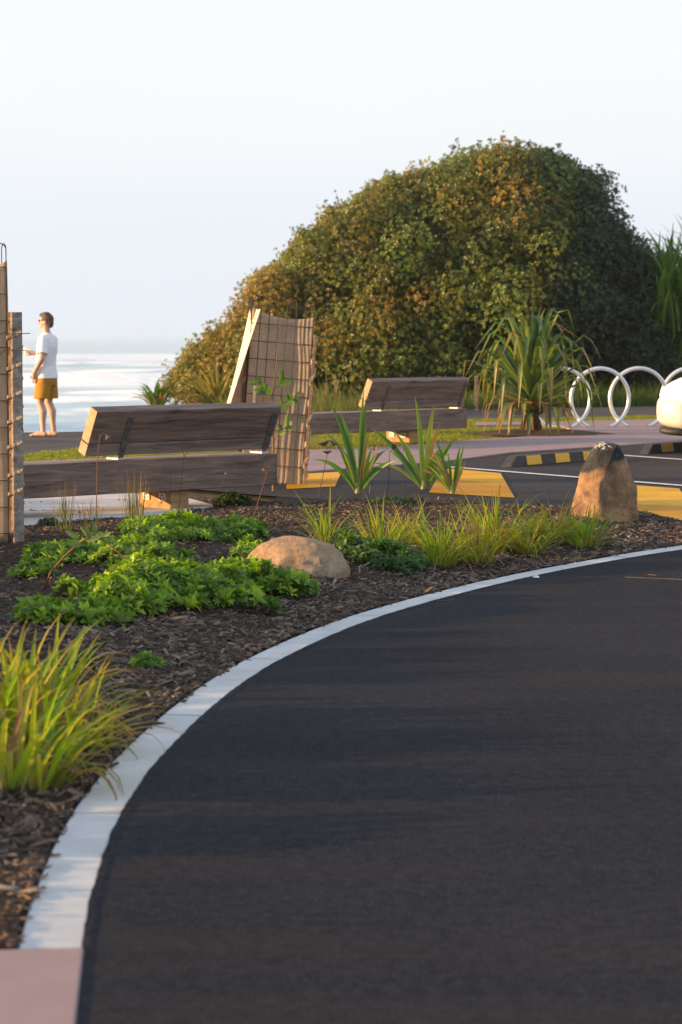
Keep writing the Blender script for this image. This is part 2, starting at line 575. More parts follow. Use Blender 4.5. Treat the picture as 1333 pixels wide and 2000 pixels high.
# painted teeth of the raised crossing and the bay lines
def paint(name, px, m, z, label=None):
    o = sheet(name, [P(*p, z) for p in px], m, z)
    return o
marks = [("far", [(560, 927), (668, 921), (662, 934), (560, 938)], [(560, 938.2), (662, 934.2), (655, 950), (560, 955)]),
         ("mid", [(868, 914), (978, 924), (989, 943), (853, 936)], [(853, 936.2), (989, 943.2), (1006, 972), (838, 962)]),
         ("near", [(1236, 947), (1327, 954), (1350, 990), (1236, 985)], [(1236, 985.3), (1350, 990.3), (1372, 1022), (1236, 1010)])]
for k, (nm, a, b) in enumerate(marks):
    e = empty("painted_tooth", P(*a[0], 0.0),
              0, ["small sliver of yellow road paint beside the burlap tree guard",
                  "yellow painted road tooth behind the strap-leaved lilies",
                  "yellow painted road tooth beside the upright boulder"][k], "road marking", "yellow teeth painted on the car park")
    bpy.context.view_layer.update()
    for nm2, q, mm in (("upper_band", a, M['yellow']), ("lower_band", b, M['yellow_shaded'])):
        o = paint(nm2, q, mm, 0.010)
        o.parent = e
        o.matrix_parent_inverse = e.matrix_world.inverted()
def bay_line(p0, p1, w, label):
    a, b = P(*p0, 0.010), P(*p1, 0.010)
    d = (b - a).normalized()
    nrm = Vector((-d.y, d.x, 0)) * w / 2
    o = sheet("bay_line", [a - nrm, b - nrm, b + nrm, a + nrm], M['white_paint'], 0.0155)
    tag(o, label, "road marking", "white bay lines")
bay_line((870, 912), (1420, 956), 0.10, "white bay line running above the yellow teeth past the boulder")
bay_line((1190, 888), (1500, 910), 0.10, "far white bay line behind the top of the boulder")

# pink crossover slab at the near end of the kerb
TH0 = math.atan2(5.63 - KC.y, -0.69 - KC.x) % (2 * math.pi)
pA = arc(KR, TH0)
pB = arc(KR + KW, TH0)
dirv = (pB - pA).normalized()
slab("crossover", [(pA.x + 0.0, pA.y - 0.002), (pB.x, pB.y - 0.002), (pB.x + dirv.x * 4, pB.y + dirv.y * 4),
                   (-5, -4), (pA.x + 0.75, -4)], M['pinkconc'], -0.1, 0.0055, bevel=0.006)["kind"] = "structure"

# ------------------------------------------------------------------ kerb in segments
kerb = empty("kerb", arc(KR, TH0))
kerb["kind"] = "structure"
KZ = 0.0025
TH1 = math.atan2(18.6 - KC.y, 4.35 - KC.x)
seg_len = [1.62, 1.9, 1.62, 1.75, 1.9, 1.8, 1.9, 1.85, 1.9, 1.9]
th = TH0
for L in seg_len:
    t1 = th - L / KR
    ns = 12
    b = MB()
    gap = 0.006 / KR
    ins = (random.uniform(-0.004, 0.004))
    zt = KZ + random.uniform(-0.002, 0.002)
    for i in range(ns + 1):
        t = th - gap + (t1 - th + 2 * gap) * i / ns
        for r, z in ((KR + ins, -0.05), (KR + ins, zt - 0.006), (KR + ins + 0.008, zt), (KR + KW + ins - 0.014, zt + 0.002), (KR + KW + ins, zt - 0.010), (KR + KW + ins, -0.05)):
            p = arc(r, t)
            b.v.append((p.x - kerb.location.x, p.y - kerb.location.y, z))
    for i in range(ns):
        for k in range(5):
            a = i * 6 + k
            b.f.append((a, a + 6, a + 7, a + 1))
    b.f.append((0, 1, 2, 3, 4, 5))
    b.f.append(tuple(ns * 6 + k for k in (5, 4, 3, 2, 1, 0)))
    b.build("kerb_segment", M['kerb'], kerb)
    th = t1
# the ragged asphalt edge creeping onto the kerb's road side
b = MB()
N = 700
for i in range(N + 1):
    t = TH0 + (th - TH0) * i / N
    w = 0.007 + 0.006 * fbm(i * 0.05, 3.1) + 0.004 * fbm(i * 0.35, 9.7)
    p0, p1 = arc(KR - 0.03, t), arc(KR + max(w, 0.0), t)
    pm = arc(KR - 0.012, t)
    b.v += [(p0.x, p0.y, -0.002), (pm.x, pm.y, KZ + 0.0006), (p1.x, p1.y, KZ + 0.0016)]
for i in range(N):
    a = i * 3
    b.f += [(a, a + 3, a + 4, a + 1), (a + 1, a + 4, a + 5, a + 2)]
e = b.build("asphalt_edge", M['asphalt'], road)

# ------------------------------------------------------------------ planted bed
def gz(x, y):
    s = math.hypot(x - KC.x, y - KC.y) - KR - KW
    if s < 0: return 0.0
    al = (TH0 - math.atan2(y - KC.y, x - KC.x) % (2 * math.pi)) * KR
    h = 0.006 + 0.11 * smoothstep(0.0, 0.9, al) * smoothstep(0.03, 1.2, s) * (1 - 0.93 * smoothstep(3.4, 4.8, s))
    return h + 0.018 * fbm(x * 1.7, y * 1.7) * smoothstep(0.0, 0.3, s) * smoothstep(0.0, 0.5, al)

def G(px, py):
    """Point of the planted bed seen at a photo pixel."""
    z = 0.05
    for _ in range(6):
        p = P(px, py, z)
        z = gz(p.x, p.y)
    return Vector((p.x, p.y, z))

far_edge = [(4.3, 17.0), (3.55, 17.9), (2.75, 19.0), (1.55, 21.3), (0.2, 23.3), (-0.5, 24.2), (-1.6, 23.9), (-3.2, 22.6), (-8, 20), (-16, 16), (-16, -5)]
def ray_out(th):
    c, s = math.cos(th), math.sin(th)
    best = 12.0
    for (x0, y0), (x1, y1) in zip(far_edge, far_edge[1:]):
        dx, dy = x1 - x0, y1 - y0
        den = c * dy - s * dx
        if abs(den) < 1e-9: continue
        r = ((x0 - KC.x) * dy - (y0 - KC.y) * dx) / den
        u = ((x0 - KC.x) * s - (y0 - KC.y) * c) / den
        if 0 <= u <= 1 and r > KR + KW:
            best = min(best, r - KR - KW)
    return best
TH_N = math.atan2(17.55 - KC.y, 3.1 - KC.x)
b = MB()
NT, NS = 260, 90
for i in range(NT + 1):
    t = TH0 + (TH_N - TH0) * i / NT
    S = max(ray_out(t), 0.05)
    for k in range(NS + 1):
        s = S * (k / NS) ** 1.2
        p = arc(KR + KW + s, t)
        z = gz(p.x, p.y) if k > 0 else 0.008
        if k == NS: z = 0.0
        z += 0.006 * fbm(p.x * 14, p.y * 14) if 0 < k < NS else 0
        b.v.append((p.x, p.y, z))
for i in range(NT):
    for k in range(NS):
        a = i * (NS + 1) + k
        b.f.append((a, a + NS + 1, a + NS + 2, a + 1))
bed = b.build("garden_bed", M['mulch'], None, True)
tag(bed, kind="structure")

# bark chips and straw lying on the bed
def chip_mat():
    m, nt, bs, out = mat_new("bark_chip")
    at = nt.nodes.new("ShaderNodeAttribute")
    at.attribute_name = "Col"
    nt.links.new(at.outputs["Color"], bs.inputs["Base Color"])
    bs.inputs["Roughness"].default_value = 0.9
    return m
M['chip'] = chip_mat()
def chips(name, n, smax, th_rng, size, cols, label):
    t = rng.uniform(th_rng[0], th_rng[1], n * 2)
    s = rng.uniform(-0.004, 1, n * 2) * smax
    keep = []
    for a, q in zip(t, s):
        if q < ray_out(a) - 0.02: keep.append((a, q))
        if len(keep) == n: break
    pos, nz = [], []
    for a, q in keep:
        p = arc(KR + KW + q, a)
        pos.append((p.x, p.y, (gz(p.x, p.y) if q > 0 else KZ) + 0.006))
    pos = np.array(pos)
    k = len(pos)
    tilt = rng.normal(0, 0.28, (k, 3))
    zd = np.array([[0, 0, 1.0]]) + tilt
    Rm = rots(zd, rng.uniform(0, 6.28, k))
    L = rng.gamma(3.0, size / 3, k)
    scl = np.stack([L, L * rng.uniform(0.06, 0.3, k), np.full(k, 0.004) + L * 0.05], 1)
    tv = np.array([(-.5, -.5, -.5), (.5, -.4, -.5), (.5, .4, -.5), (-.5, .5, -.5), (-.45, -.4, .5), (.4, -.3, .5), (.45, .3, .4), (-.4, .4, .5)])
    tf = np.array([(4, 5, 6, 7), (0, 1, 5, 4), (1, 2, 6, 5), (2, 3, 7, 6), (3, 0, 4, 7)])
    cc = np.array(cols)[rng.integers(0, len(cols), k)] * rng.uniform(0.6, 1.3, (k, 1))
    o = scatter(name, tv, tf, pos, Rm, scl, M['chip'], None, cc)
    tag(o, label, "mulch", None, "stuff")
chips("bark_chips", 56000, 6.5, (TH_N, TH0), 0.027,
      [(0.062, 0.036, 0.021), (0.09, 0.052, 0.031), (0.04, 0.025, 0.016), (0.11, 0.068, 0.042), (0.18, 0.12, 0.075), (0.025, 0.018, 0.013), (0.048, 0.03, 0.019)],
      "dark brown bark chips covering the planted bed")
chips("straw_litter", 12000, 1.3, (TH_N, TH0), 0.04,
      [(0.15, 0.105, 0.075), (0.10, 0.065, 0.045), (0.07, 0.045, 0.03), (0.20, 0.16, 0.125), (0.05, 0.034, 0.024)],
      "pale straw and twig litter along the inside of the kerb")

# concrete pad below the near bench
pad = [P(*p, 0.03) for p in ((-500, 1075), (40, 1026), (250, 1009), (360, 998), (418, 986), (372, 974), (200, 958), (-500, 965))]
slab("bench_pad", [(p.x, p.y) for p in pad], M['paleconc'], -0.1, 0.034, bevel=0.01)["kind"] = "structure"

# ------------------------------------------------------------------ benches
def timber(name, dark, light, grain=1.0):
    m, nt, bs, out = mat_new(name)
    v = coords(nt, "Object", (1.2, 14, 14))
    n1 = noise(nt, v, 1.6 * grain, 6, 0.65, 0.9)
    r = ramp(nt, [(0.28, tuple(k * 0.25 for k in dark)), (0.40, dark), (0.7, light)])
    nt.links.new(n1.outputs["Fac"], r.inputs["Fac"])
    v2 = coords(nt, "Object", (0.8, 5, 5))
    n2 = noise(nt, v2, 1.1, 3, 0.5)
    mx = nt.nodes.new("ShaderNodeMixRGB")
    mx.blend_type = 'OVERLAY'
    mx.inputs[0].default_value = 0.55
    nt.links.new(r.outputs[0], mx.inputs[1])
    nt.links.new(n2.outputs["Fac"], mx.inputs[2])
    nt.links.new(mx.outputs[0], bs.inputs["Base Color"])
    bs.inputs["Roughness"].default_value = 0.8
    v3 = coords(nt, "Object", (2.0, 45, 45))
    n3 = noise(nt, v3, 1.5, 4, 0.7, 0.5)
    ad = nt.nodes.new("ShaderNodeMath")
    ad.operation = 'ADD'
    nt.links.new(n1.outputs["Fac"], ad.inputs[0])
    nt.links.new(n3.outputs["Fac"], ad.inputs[1])
    bump(nt, bs, ad.outputs[0], 0.6, 0.008)
    return m
M['timber'] = timber("weathered_timber", (0.125, 0.080, 0.058), (0.28, 0.19, 0.145))
M['timber_grey'] = timber("silvered_timber", (0.15, 0.115, 0.10), (0.33, 0.27, 0.24))
M['timber_post'] = timber("post_timber", (0.30, 0.16, 0.06), (0.45, 0.27, 0.12))
M['end_grain'] = simple('sawn_end_grain', [(0.3, (0.30, 0.20, 0.11)), (0.7, (0.44, 0.32, 0.19))], 16, 6, 0.85, 0.4, 0.006)
M['steel'] = simple("galvanised_steel", [(0.3, (0.32, 0.32, 0.33)), (0.7, (0.5, 0.5, 0.51))], 14, 4, 0.45, 0.05, 0.002, metal=0.8)
M['steel_dull'] = simple("dull_painted_steel", [(0.3, (0.10, 0.09, 0.08)), (0.7, (0.17, 0.15, 0.13))], 14, 4, 0.6, 0.05, 0.002, metal=0.2)
M['cream_steel'] = simple("pale_bracket_steel", [(0.3, (0.45, 0.43, 0.40)), (0.7, (0.62, 0.6, 0.56))], 20, 4, 0.5, 0.05, 0.002, metal=0.1)
M['bolt'] = simple("dark_bolt", [(0.3, (0.03, 0.03, 0.03)), (0.7, (0.06, 0.06, 0.06))], 20, 2, 0.5, 0)

def beam(name, lo, hi, m, parent, bev=0.008, seed=0, M4=None):
    """A sawn timber with slightly uneven faces."""
    b = MB()
    nx = max(2, int((hi[0] - lo[0]) / 0.12))
    ring = []
    for i in range(nx + 1):
        x = lo[0] + (hi[0] - lo[0]) * i / nx
        k = 0.0035
        vs = []
        for j, (y, z) in enumerate(((lo[1], lo[2]), (hi[1], lo[2]), (hi[1], hi[2]), (lo[1], hi[2]))):
            p = Vector((x, y + k * fbm(x * 2.5, seed + j), z + k * fbm(x * 2.5, seed + j + 7)))
            vs.append(M4 @ p if M4 is not None else p)
        b.v += [tuple(p) for p in vs]
    for i in range(nx):
        for j in range(4):
            a, c = i * 4 + j, i * 4 + (j + 1) % 4
            b.f.append((a, a + 4, c + 4, c))
    b.f.append((0, 1, 2, 3))
    b.f.append(tuple(nx * 4 + j for j in (3, 2, 1, 0)))
    o = b.build(name, m, parent, bevel=bev)
    o.data.materials.append(M['end_grain'])
    for p in o.data.polygons[-2:]:
        p.material_index = 1
    return o

def make_bench(loc, ang, label, group, gz0):
    e = empty("timber_bench", loc, ang, label, "bench", group)
    Ls, Lb = 4.1, 1.95
    zb, zt = 0.185, 0.45
    beam("seat_beam", (-Ls, 0.0, zb), (0, 0.23, zt), M['timber'], e, seed=1)
    beam("seat_beam", (-Ls, 0.25, zb), (0, 0.48, zt - 0.003), M['timber_grey'], e, seed=2)
    for xs in (-0.95 - 0.19, -Ls + 0.45):
        b = MB()
        b.box((xs, 0.03, gz0), (xs + 0.19, 0.45, zb - 0.004))
        p = b.build("post", M['timber_post'], e, bevel=0.006)
        for yb in (0.09, 0.30):
            k = MB()
            k.box((xs - 0.012, yb, 0.012 + gz0 + 0.055), (xs - 0.003, yb + 0.085, 0.075 + gz0 + 0.055))
            br = k.build("bracket", M['cream_steel'], p)
            for (dy, dz) in ((0.02, 0.018), (0.062, 0.02), (0.042, 0.045)):
                h = MB()
                h.tube([(xs - 0.0125, yb + dy, gz0 + 0.067 + dz), (xs - 0.015, yb + dy, gz0 + 0.067 + dz)], 0.008, 8)
                h.build("bolt", M['bolt'], p)
    # leaning back
    tilt = R(25)
    T = Matrix.Translation((0, 0.115, zt + 0.035)) @ Matrix.Rotation(tilt, 4, 'X')
    beam("backrest_board", (-Lb, 0, 0.112), (0, 0.10, 0.40), M['timber'], e, seed=5, M4=T)
    beam("backrest_board", (-Lb, 0, 0.0), (0, 0.10, 0.104), M['timber_grey'], e, seed=6, M4=T)
    for xs in (-Lb + 0.33, -0.085):
        b = MB()
        b.box((xs, -0.012, -0.02), (xs + 0.055, -0.002, 0.355), T)
        st = b.build("strap", M['steel_dull'], e, bevel=0.003)
        f = MB()
        f.box((xs - 0.02, 0.085, zt + 0.002), (xs + 0.055, 0.235, zt + 0.016))
        f.build("foot_plate", M['cream_steel'], st)
        for zz in (0.05, 0.15, 0.25, 0.32):
            h = MB()
            h.tube([T @ Vector((xs + 0.028, -0.013, zz)), T @ Vector((xs + 0.028, -0.018, zz))], 0.009, 8)
            h.build("bolt", M['bolt'], st)
    return e

b0 = P(543, 947, 0.185)
make_bench((b0.x, b0.y, 0), R(43), "nearer timber bench with leaning backrest, standing on the pale concrete pad", "timber benches", 0.03)
b1 = P(913, 836, 0.185)
make_bench((b1.x, b1.y, 0), R(46), "farther timber bench on the pink footpath in front of the pandanus", "timber benches", 0.02)

# ------------------------------------------------------------------ boulders
def rock_mat(name, stops, patch=None):
    m, nt, bs, out = mat_new(name)
    v = coords(nt)
    n1 = noise(nt, v, 3.2, 8, 0.65, 0.4)
    r = ramp(nt, stops)
    nt.links.new(n1.outputs["Fac"], r.inputs["Fac"])
    c = r.outputs[0]
    n2 = noise(nt, v, 22, 8, 0.75)
    mx = nt.nodes.new("ShaderNodeMixRGB")
    mx.blend_type = 'OVERLAY'
    mx.inputs[0].default_value = 0.85
    nt.links.new(c, mx.inputs[1])
    nt.links.new(n2.outputs["Fac"], mx.inputs[2])
    c = mx.outputs[0]
    if patch:
        # the dark crusted cap and the white bird lime on it
        sx = nt.nodes.new("ShaderNodeSeparateXYZ")
        tc = nt.nodes.new("ShaderNodeTexCoord")
        nt.links.new(tc.outputs["Object"], sx.inputs[0])
        n3 = noise(nt, v, 6, 4, 0.6)
        ad = nt.nodes.new("ShaderNodeMath"); ad.operation = 'MULTIPLY_ADD'
        ad.inputs[1].default_value = 0.10
        nt.links.new(n3.outputs["Fac"], ad.inputs[0])
        nt.links.new(sx.outputs["Z"], ad.inputs[2])
        sl = nt.nodes.new("ShaderNodeMath"); sl.operation = 'MULTIPLY_ADD'
        sl.inputs[1].default_value = -0.38
        nt.links.new(sx.outputs["X"], sl.inputs[0])
        nt.links.new(ad.outputs[0], sl.inputs[2])
        rm = ramp(nt, [(patch, (0, 0, 0)), (patch + 0.02, (1, 1, 1))])
        nt.links.new(sl.outputs[0], rm.inputs["Fac"])
        m1 = nt.nodes.new("ShaderNodeMixRGB")
        m1.inputs[2].default_value = (0.022, 0.023, 0.028, 1)
        nt.links.new(rm.outputs[0], m1.inputs[0])
        nt.links.new(c, m1.inputs[1])
        n4 = noise(nt, v, 17, 6, 0.75)
        ad2 = nt.nodes.new("ShaderNodeMath"); ad2.operation = 'MULTIPLY_ADD'
        ad2.inputs[1].default_value = 1.0
        nt.links.new(sl.outputs[0], ad2.inputs[0])
        nt.links.new(n4.outputs["Fac"], ad2.inputs[2])
        rl = ramp(nt, [(0.5, (0, 0, 0)), (0.53, (1, 1, 1))])
        mp = nt.nodes.new("ShaderNodeMapRange")
        mp.inputs["From Min"].default_value = 0.52
        mp.inputs["From Max"].default_value = 1.72
        nt.links.new(ad2.outputs[0], mp.inputs["Value"])
        nt.links.new(mp.outputs[0], rl.inputs["Fac"])
        mul = nt.nodes.new("ShaderNodeMixRGB"); mul.blend_type = 'MULTIPLY'; mul.inputs[0].default_value = 1
        nt.links.new(rl.outputs[0], mul.inputs[1])
        nt.links.new(rm.outputs[0], mul.inputs[2])
        m2 = nt.nodes.new("ShaderNodeMixRGB")
        m2.inputs[2].default_value = (0.62, 0.62, 0.58, 1)
        nt.links.new(mul.outputs[0], m2.inputs[0])
        nt.links.new(m1.outputs[0], m2.inputs[1])
        c = m2.outputs[0]
    nt.links.new(c, bs.inputs["Base Color"])
    bs.inputs["Roughness"].default_value = 0.85
    ad3 = nt.nodes.new("ShaderNodeMath"); ad3.operation = 'ADD'
    nt.links.new(n1.outputs["Fac"], ad3.inputs[0])
    nt.links.new(n2.outputs["Fac"], ad3.inputs[1])
    bump(nt, bs, ad3.outputs[0], 0.9, 0.035)
    return m
M['rock_tan'] = rock_mat("tan_sandstone", [(0.3, (0.26, 0.15, 0.075)), (0.5, (0.36, 0.24, 0.14)), (0.68, (0.44, 0.34, 0.24))])
M['rock_brown'] = rock_mat("brown_stone", [(0.34, (0.11, 0.06, 0.036)), (0.46, (0.23, 0.135, 0.07)), (0.58, (0.40, 0.235, 0.11)), (0.72, (0.46, 0.33, 0.2))], patch=0.44)

def boulder(name, loc, prof, m, label, seed, sub=40, rough=0.05, chops=(), soft=0.85):
    """prof(z in 0..1, angle) -> (x, y) reach; closed lathe with noise."""
    b = MB()
    nz, na_ = sub, 96
    for i in range(nz + 1):
        f = i / nz
        for k in range(na_):
            a = 2 * math.pi * k / na_
            x, y, z = prof(f, a)
            d = Vector((math.cos(a), math.sin(a), 0.4))
            q = Vector((x, y, z))
            nn = fbm(q.x * 3.5 + seed, q.y * 3.5, q.z * 3.5, 5) + 0.5 * abs(fbm(q.x * 7 + seed, q.y * 7, q.z * 7, 3))
            q += d * rough * nn * (1 if f < 0.97 else 0.4)
            for (nx_, ny_, nz_, dd) in chops:
                pn = Vector((nx_, ny_, nz_)).normalized()
                hh = pn.dot(q) - dd
                if hh > 0: q -= pn * hh * soft
            fine = fbm(q.x * 16 + seed, q.y * 16, q.z * 16, 4)
            q += d * 0.008 * fine
            b.v.append(tuple(q))
    for i in range(nz):
        for k in range(na_):
            k2 = (k + 1) % na_
            b.f.append((i * na_ + k, i * na_ + k2, (i + 1) * na_ + k2, (i + 1) * na_ + k))
    b.f.append(tuple(nz * na_ + k for k in range(na_)))
    o = b.build(name, m, None, True)
    o.location = loc
    return tag(o, label, "boulder")

def lerp_tab(tab, f):
    for (a, *va), (c, *vc) in zip(tab, tab[1:]):
        if f <= c:
            t = (f - a) / (c - a)
            t = t * t * (3 - 2 * t) * 0.5 + t * 0.5
            return [p + (q - p) * t for p, q in zip(va, vc)]
    return list(tab[-1][1:])

def prof_up(f, a):          # upright stone: left reach, right reach, depth
    l, r, d = lerp_tab([(0, .22, .24, .2), (.2, .24, .245, .22), (.45, .205, .235, .2), (.65, .168, .19, .17), (.82, .132, .148, .14), (.92, .10, .112, .11), (.97, .07, .08, .08), (1, .01, .01, .01)], f)
    c, s = math.cos(a), math.sin(a)
    ex = 0.75
    c2, s2 = math.copysign(abs(c) ** ex, c), math.copysign(abs(s) ** ex, s)
    return (c2 * (r if c > 0 else l) - 0.01 * f, s2 * d, -0.08 + 0.645 * f)
pu = G(1186, 1015)
boulder("boulder", (pu.x, pu.y + 0.15, pu.z), prof_up, M['rock_brown'], "upright brown boulder with a black, white-spattered top", 3.3, 56, 0.018,
        ((-0.8, -0.55, 0.25, 0.215), (0.35, -0.9, 0.2, 0.20), (0.9, -0.25, 0.45, 0.325), (-0.95, -0.1, 0.5, 0.305), (-0.15, -0.95, 0.45, 0.285), (0.5, -0.4, 0.75, 0.475), (-0.35, -0.3, 0.9, 0.535), (0.75, -0.65, -0.1, 0.215)), 0.9)
def prof_low(f, a):
    l, r, d = lerp_tab([(0, .30, .31, .26), (.3, .295, .32, .27), (.55, .26, .29, .24), (.75, .19, .24, .19), (.9, .11, .16, .11), (1, .01, .02, .01)], f)
    c, s = math.cos(a), math.sin(a)
    ex = 0.8
    c2, s2 = math.copysign(abs(c) ** ex, c), math.copysign(abs(s) ** ex, s)
    return (c2 * (r if c > 0 else l) - 0.05 * f, s2 * d, -0.06 + 0.27 * f)
pl = G(580, 1122)
boulder("boulder", (pl.x, pl.y + 0.22, pl.z), prof_low, M['rock_tan'], "low rounded tan boulder beside the leafy groundcover", 8.1, 40, 0.014,
        ((-0.6, -0.6, 0.5, 0.235), (0.45, -0.65, 0.6, 0.25), (-0.1, -0.3, 0.95, 0.195), (0.75, -0.2, 0.6, 0.285), (-0.85, 0.0, 0.5, 0.285), (0.1, -0.95, 0.2, 0.235)), 0.8)

# ------------------------------------------------------------------ wheel stops
M['rubber'] = simple("black_rubber", [(0.3, (0.018, 0.018, 0.02)), (0.7, (0.035, 0.035, 0.037))], 20, 4, 0.7, 0.1, 0.003)
M['stop_yellow'] = simple("yellow_reflective_panel", [(0.3, (0.62, 0.33, 0.01)), (0.7, (0.72, 0.4, 0.015))], 20, 4, 0.5, 0.05, 0.002)
def wheel_stop(loc, ang, label):
    e = empty("wheel_stop", loc, ang, label, "wheel stop", "striped wheel stops")
    Lw = 2.05
    sec = [(0.0, 0.0), (0.022, 0.115), (0.13, 0.115), (0.155, 0.0)]
    b = MB()
    for x, k in ((0, 0.05), (0.14, 1), (Lw - 0.14, 1), (Lw, 0.05)):
        b.v += [(x, y, z * k + (0.004 if z > 0 else 0.0)) for y, z in sec]
    for i in range(3):
        for j in range(4):
            a, c = i * 4 + j, i * 4 + (j + 1) % 4
            b.f.append((a, c, c + 4, a + 4))
    b.f += [(3, 2, 1, 0), (12, 13, 14, 15)]
    b.build("body", M['rubber'], e, bevel=0.006)
    for i in range(3):
        x = 0.32 + i * 0.60
        k = MB()
        vs = []
        for xx in (x, x + 0.3):
            vs += [(xx, 0.002 - 0.004, 0.012), (xx, 0.019 - 0.004, 0.1), (xx, 0.024, 0.1185), (xx, 0.128, 0.1185)]
        k.add(vs, [(0, 4, 5, 1), (1, 5, 6, 2), (2, 6, 7, 3)])
        k.build("stripe_panel", M['stop_yellow'], e)
    return e
p0, p1 = P(1000, 913.5), P(1144, 902)
wa = math.atan2(p1.y - p0.y, p1.x - p0.x)
wheel_stop((p0.x, p0.y, 0.005), wa, "black and yellow wheel stop left of the upright boulder")
p2 = P(1268, 888)
wheel_stop((p2.x, p2.y, 0.005), wa, "farther black and yellow wheel stop under the white car")

# ------------------------------------------------------------------ bike hoops
M['hoop'] = simple("polished_hoop_steel", [(0.3, (0.70, 0.72, 0.72)), (0.7, (0.80, 0.82, 0.82))], 8, 3, 0.3, 0.0, 0.002, metal=0.55)
ph = P(1172, 836)
for k in range(-1, 3):
    yaw = R(12)
    st = 0.655 if k < 2 else 0.655 * 1.17
    e = empty("bike_hoop", (ph.x + k * st * math.cos(R(16)), ph.y + k * st * math.sin(R(16)), 0.02), yaw,
              {-1: "steel bike hoop half hidden behind the drooping pandanus leaves", 0: "steel bike hoop just right of the pandanus",
               1: "third steel bike hoop, just left of the white car", 2: "steel bike hoop mostly behind the white car"}[k], "bike hoop", "steel bike hoops in a row")
    r, cz = 0.475, 0.475 - 0.035
    a0 = math.asin(cz / r)
    pts = [(r * math.cos(a), 0, cz + r * math.sin(a)) for a in np.linspace(-a0, math.pi + a0, 48)]
    b = MB()
    b.tube(pts, 0.03, 12)
    b.build("ring", M['hoop'], e, True)
    for sx in (-1, 1):
        f = MB()
        xx = sx * r * math.cos(a0)
        f.tube([(xx, 0, 0.0), (xx, 0, 0.012)], 0.065, 16)
        f.build("base_plate", M['steel'], e)

# ------------------------------------------------------------------ tree guards
def cloth_mat(name="burlap", c0=(0.62, 0.48, 0.34), c1=(0.76, 0.62, 0.47), tl=0.5):
    m, nt, bs, out = mat_new(name)
    v = coords(nt, "Object", (1, 1, 1))
    n1 = noise(nt, v, 6, 5, 0.6)
    vv = coords(nt, "Object", (260, 260, 12))
    n2 = noise(nt, vv, 1.0, 2, 0.6)
    vh = coords(nt, "Object", (12, 12, 300))
    n3 = noise(nt, vh, 1.0, 2, 0.6)
    r = ramp(nt, [(0.3, c0), (0.7, c1)])
    nt.links.new(n1.outputs["Fac"], r.inputs["Fac"])
    ad = nt.nodes.new("ShaderNodeMath"); ad.operation = 'ADD'
    nt.links.new(n2.outputs["Fac"], ad.inputs[0])
    nt.links.new(n3.outputs["Fac"], ad.inputs[1])
    mp = nt.nodes.new("ShaderNodeMapRange")
    mp.inputs["From Min"].default_value = 0.6
    mp.inputs["From Max"].default_value = 1.4
    mp.inputs["To Min"].default_value = 0.65
    mp.inputs["To Max"].default_value = 1.2
    nt.links.new(ad.outputs[0], mp.inputs["Value"])
    mx = nt.nodes.new("ShaderNodeMixRGB"); mx.blend_type = 'MULTIPLY'; mx.inputs[0].default_value = 1
    nt.links.new(r.outputs[0], mx.inputs[1])
    nt.links.new(mp.outputs[0], mx.inputs[2])
    nt.links.new(mx.outputs[0], bs.inputs["Base Color"])
    bs.inputs["Roughness"].default_value = 0.95
    bs.inputs["Specular IOR Level"].default_value = 0.1
    bump(nt, bs, ad.outputs[0], 0.5, 0.003)
    tr = nt.nodes.new("ShaderNodeBsdfTranslucent")
    nt.links.new(mx.outputs[0], tr.inputs["Color"])
    ms = nt.nodes.new("ShaderNodeMixShader")
    ms.inputs[0].default_value = tl
    nt.links.new(bs.outputs[0], ms.inputs[1])
    nt.links.new(tr.outputs[0], ms.inputs[2])
    nt.links.new(ms.outputs[0], out.inputs[0])
    return m
M['burlap'] = cloth_mat()
M['burlap_sunlit'] = cloth_mat('sunlit_burlap', (0.80, 0.74, 0.62), (0.88, 0.83, 0.72), 0.3)  # the flap's sunlit brightness put into a lighter copy of the cloth
M['wire'] = simple("rusty_dark_wire", [(0.3, (0.02, 0.018, 0.016)), (0.7, (0.05, 0.036, 0.026))], 30, 3, 0.7, 0, metal=0.1)
M['stake'] = timber("hardwood_stake", (0.16, 0.10, 0.065), (0.30, 0.21, 0.14))
M['stake_grey'] = timber("grey_stake", (0.20, 0.165, 0.14), (0.40, 0.35, 0.31))
M['pvc'] = simple("white_plastic", [(0.3, (0.62, 0.62, 0.62)), (0.7, (0.74, 0.74, 0.74))], 9, 3, 0.5, 0)

def grid_surf(fn, nu, nv):
    b = MB()
    for i in range(nu + 1):
        for j in range(nv + 1):
            b.v.append(tuple(fn(i / nu, j / nv)))
    for i in range(nu):
        for j in range(nv):
            a = i * (nv + 1) + j
            b.f.append((a, a + nv + 1, a + nv + 2, a + 1))
    return b

def solid(o, t):
    md = o.modifiers.new("Thickness", 'SOLIDIFY')
    md.thickness = t
    md.offset = 0
    return o

def mesh_panel(b, A, B, zt, cell=0.085, row=0.17, r=0.0042, hoops=True, hoop_h=0.11):
    """Wire panel between plan points A and B, looped along the top."""
    A, B = Vector(A), Vector(B)
    n = max(2, int(round((B - A).length / cell)))
    d = (B - A) / n
    for i in range(n + 1):
        q = A + d * i
        b.tube([(q.x, q.y, 0), (q.x, q.y, zt)], r, 5)
    z = 0.06
    while z < zt + 0.02:
        b.tube([(A.x, A.y, z), (B.x, B.y, z)], r, 5)
        z += row
    if hoops:
        for i in range(0, n, 2):
            c = A + d * (i + 0.5)
            hw = d.length * 0.5
            u = d.normalized()
            pts = []
            for a in np.linspace(math.pi, 0, 13):
                q = c + u * (hw * math.cos(a))
                pts.append((q.x, q.y, zt + hoop_h - hw + hw * math.sin(a)))
            q0, q1 = c - u * hw, c + u * hw
            b.tube([(q0.x, q0.y, zt - 0.02)] + pts + [(q1.x, q1.y, zt - 0.02)], r * 1.1, 5)

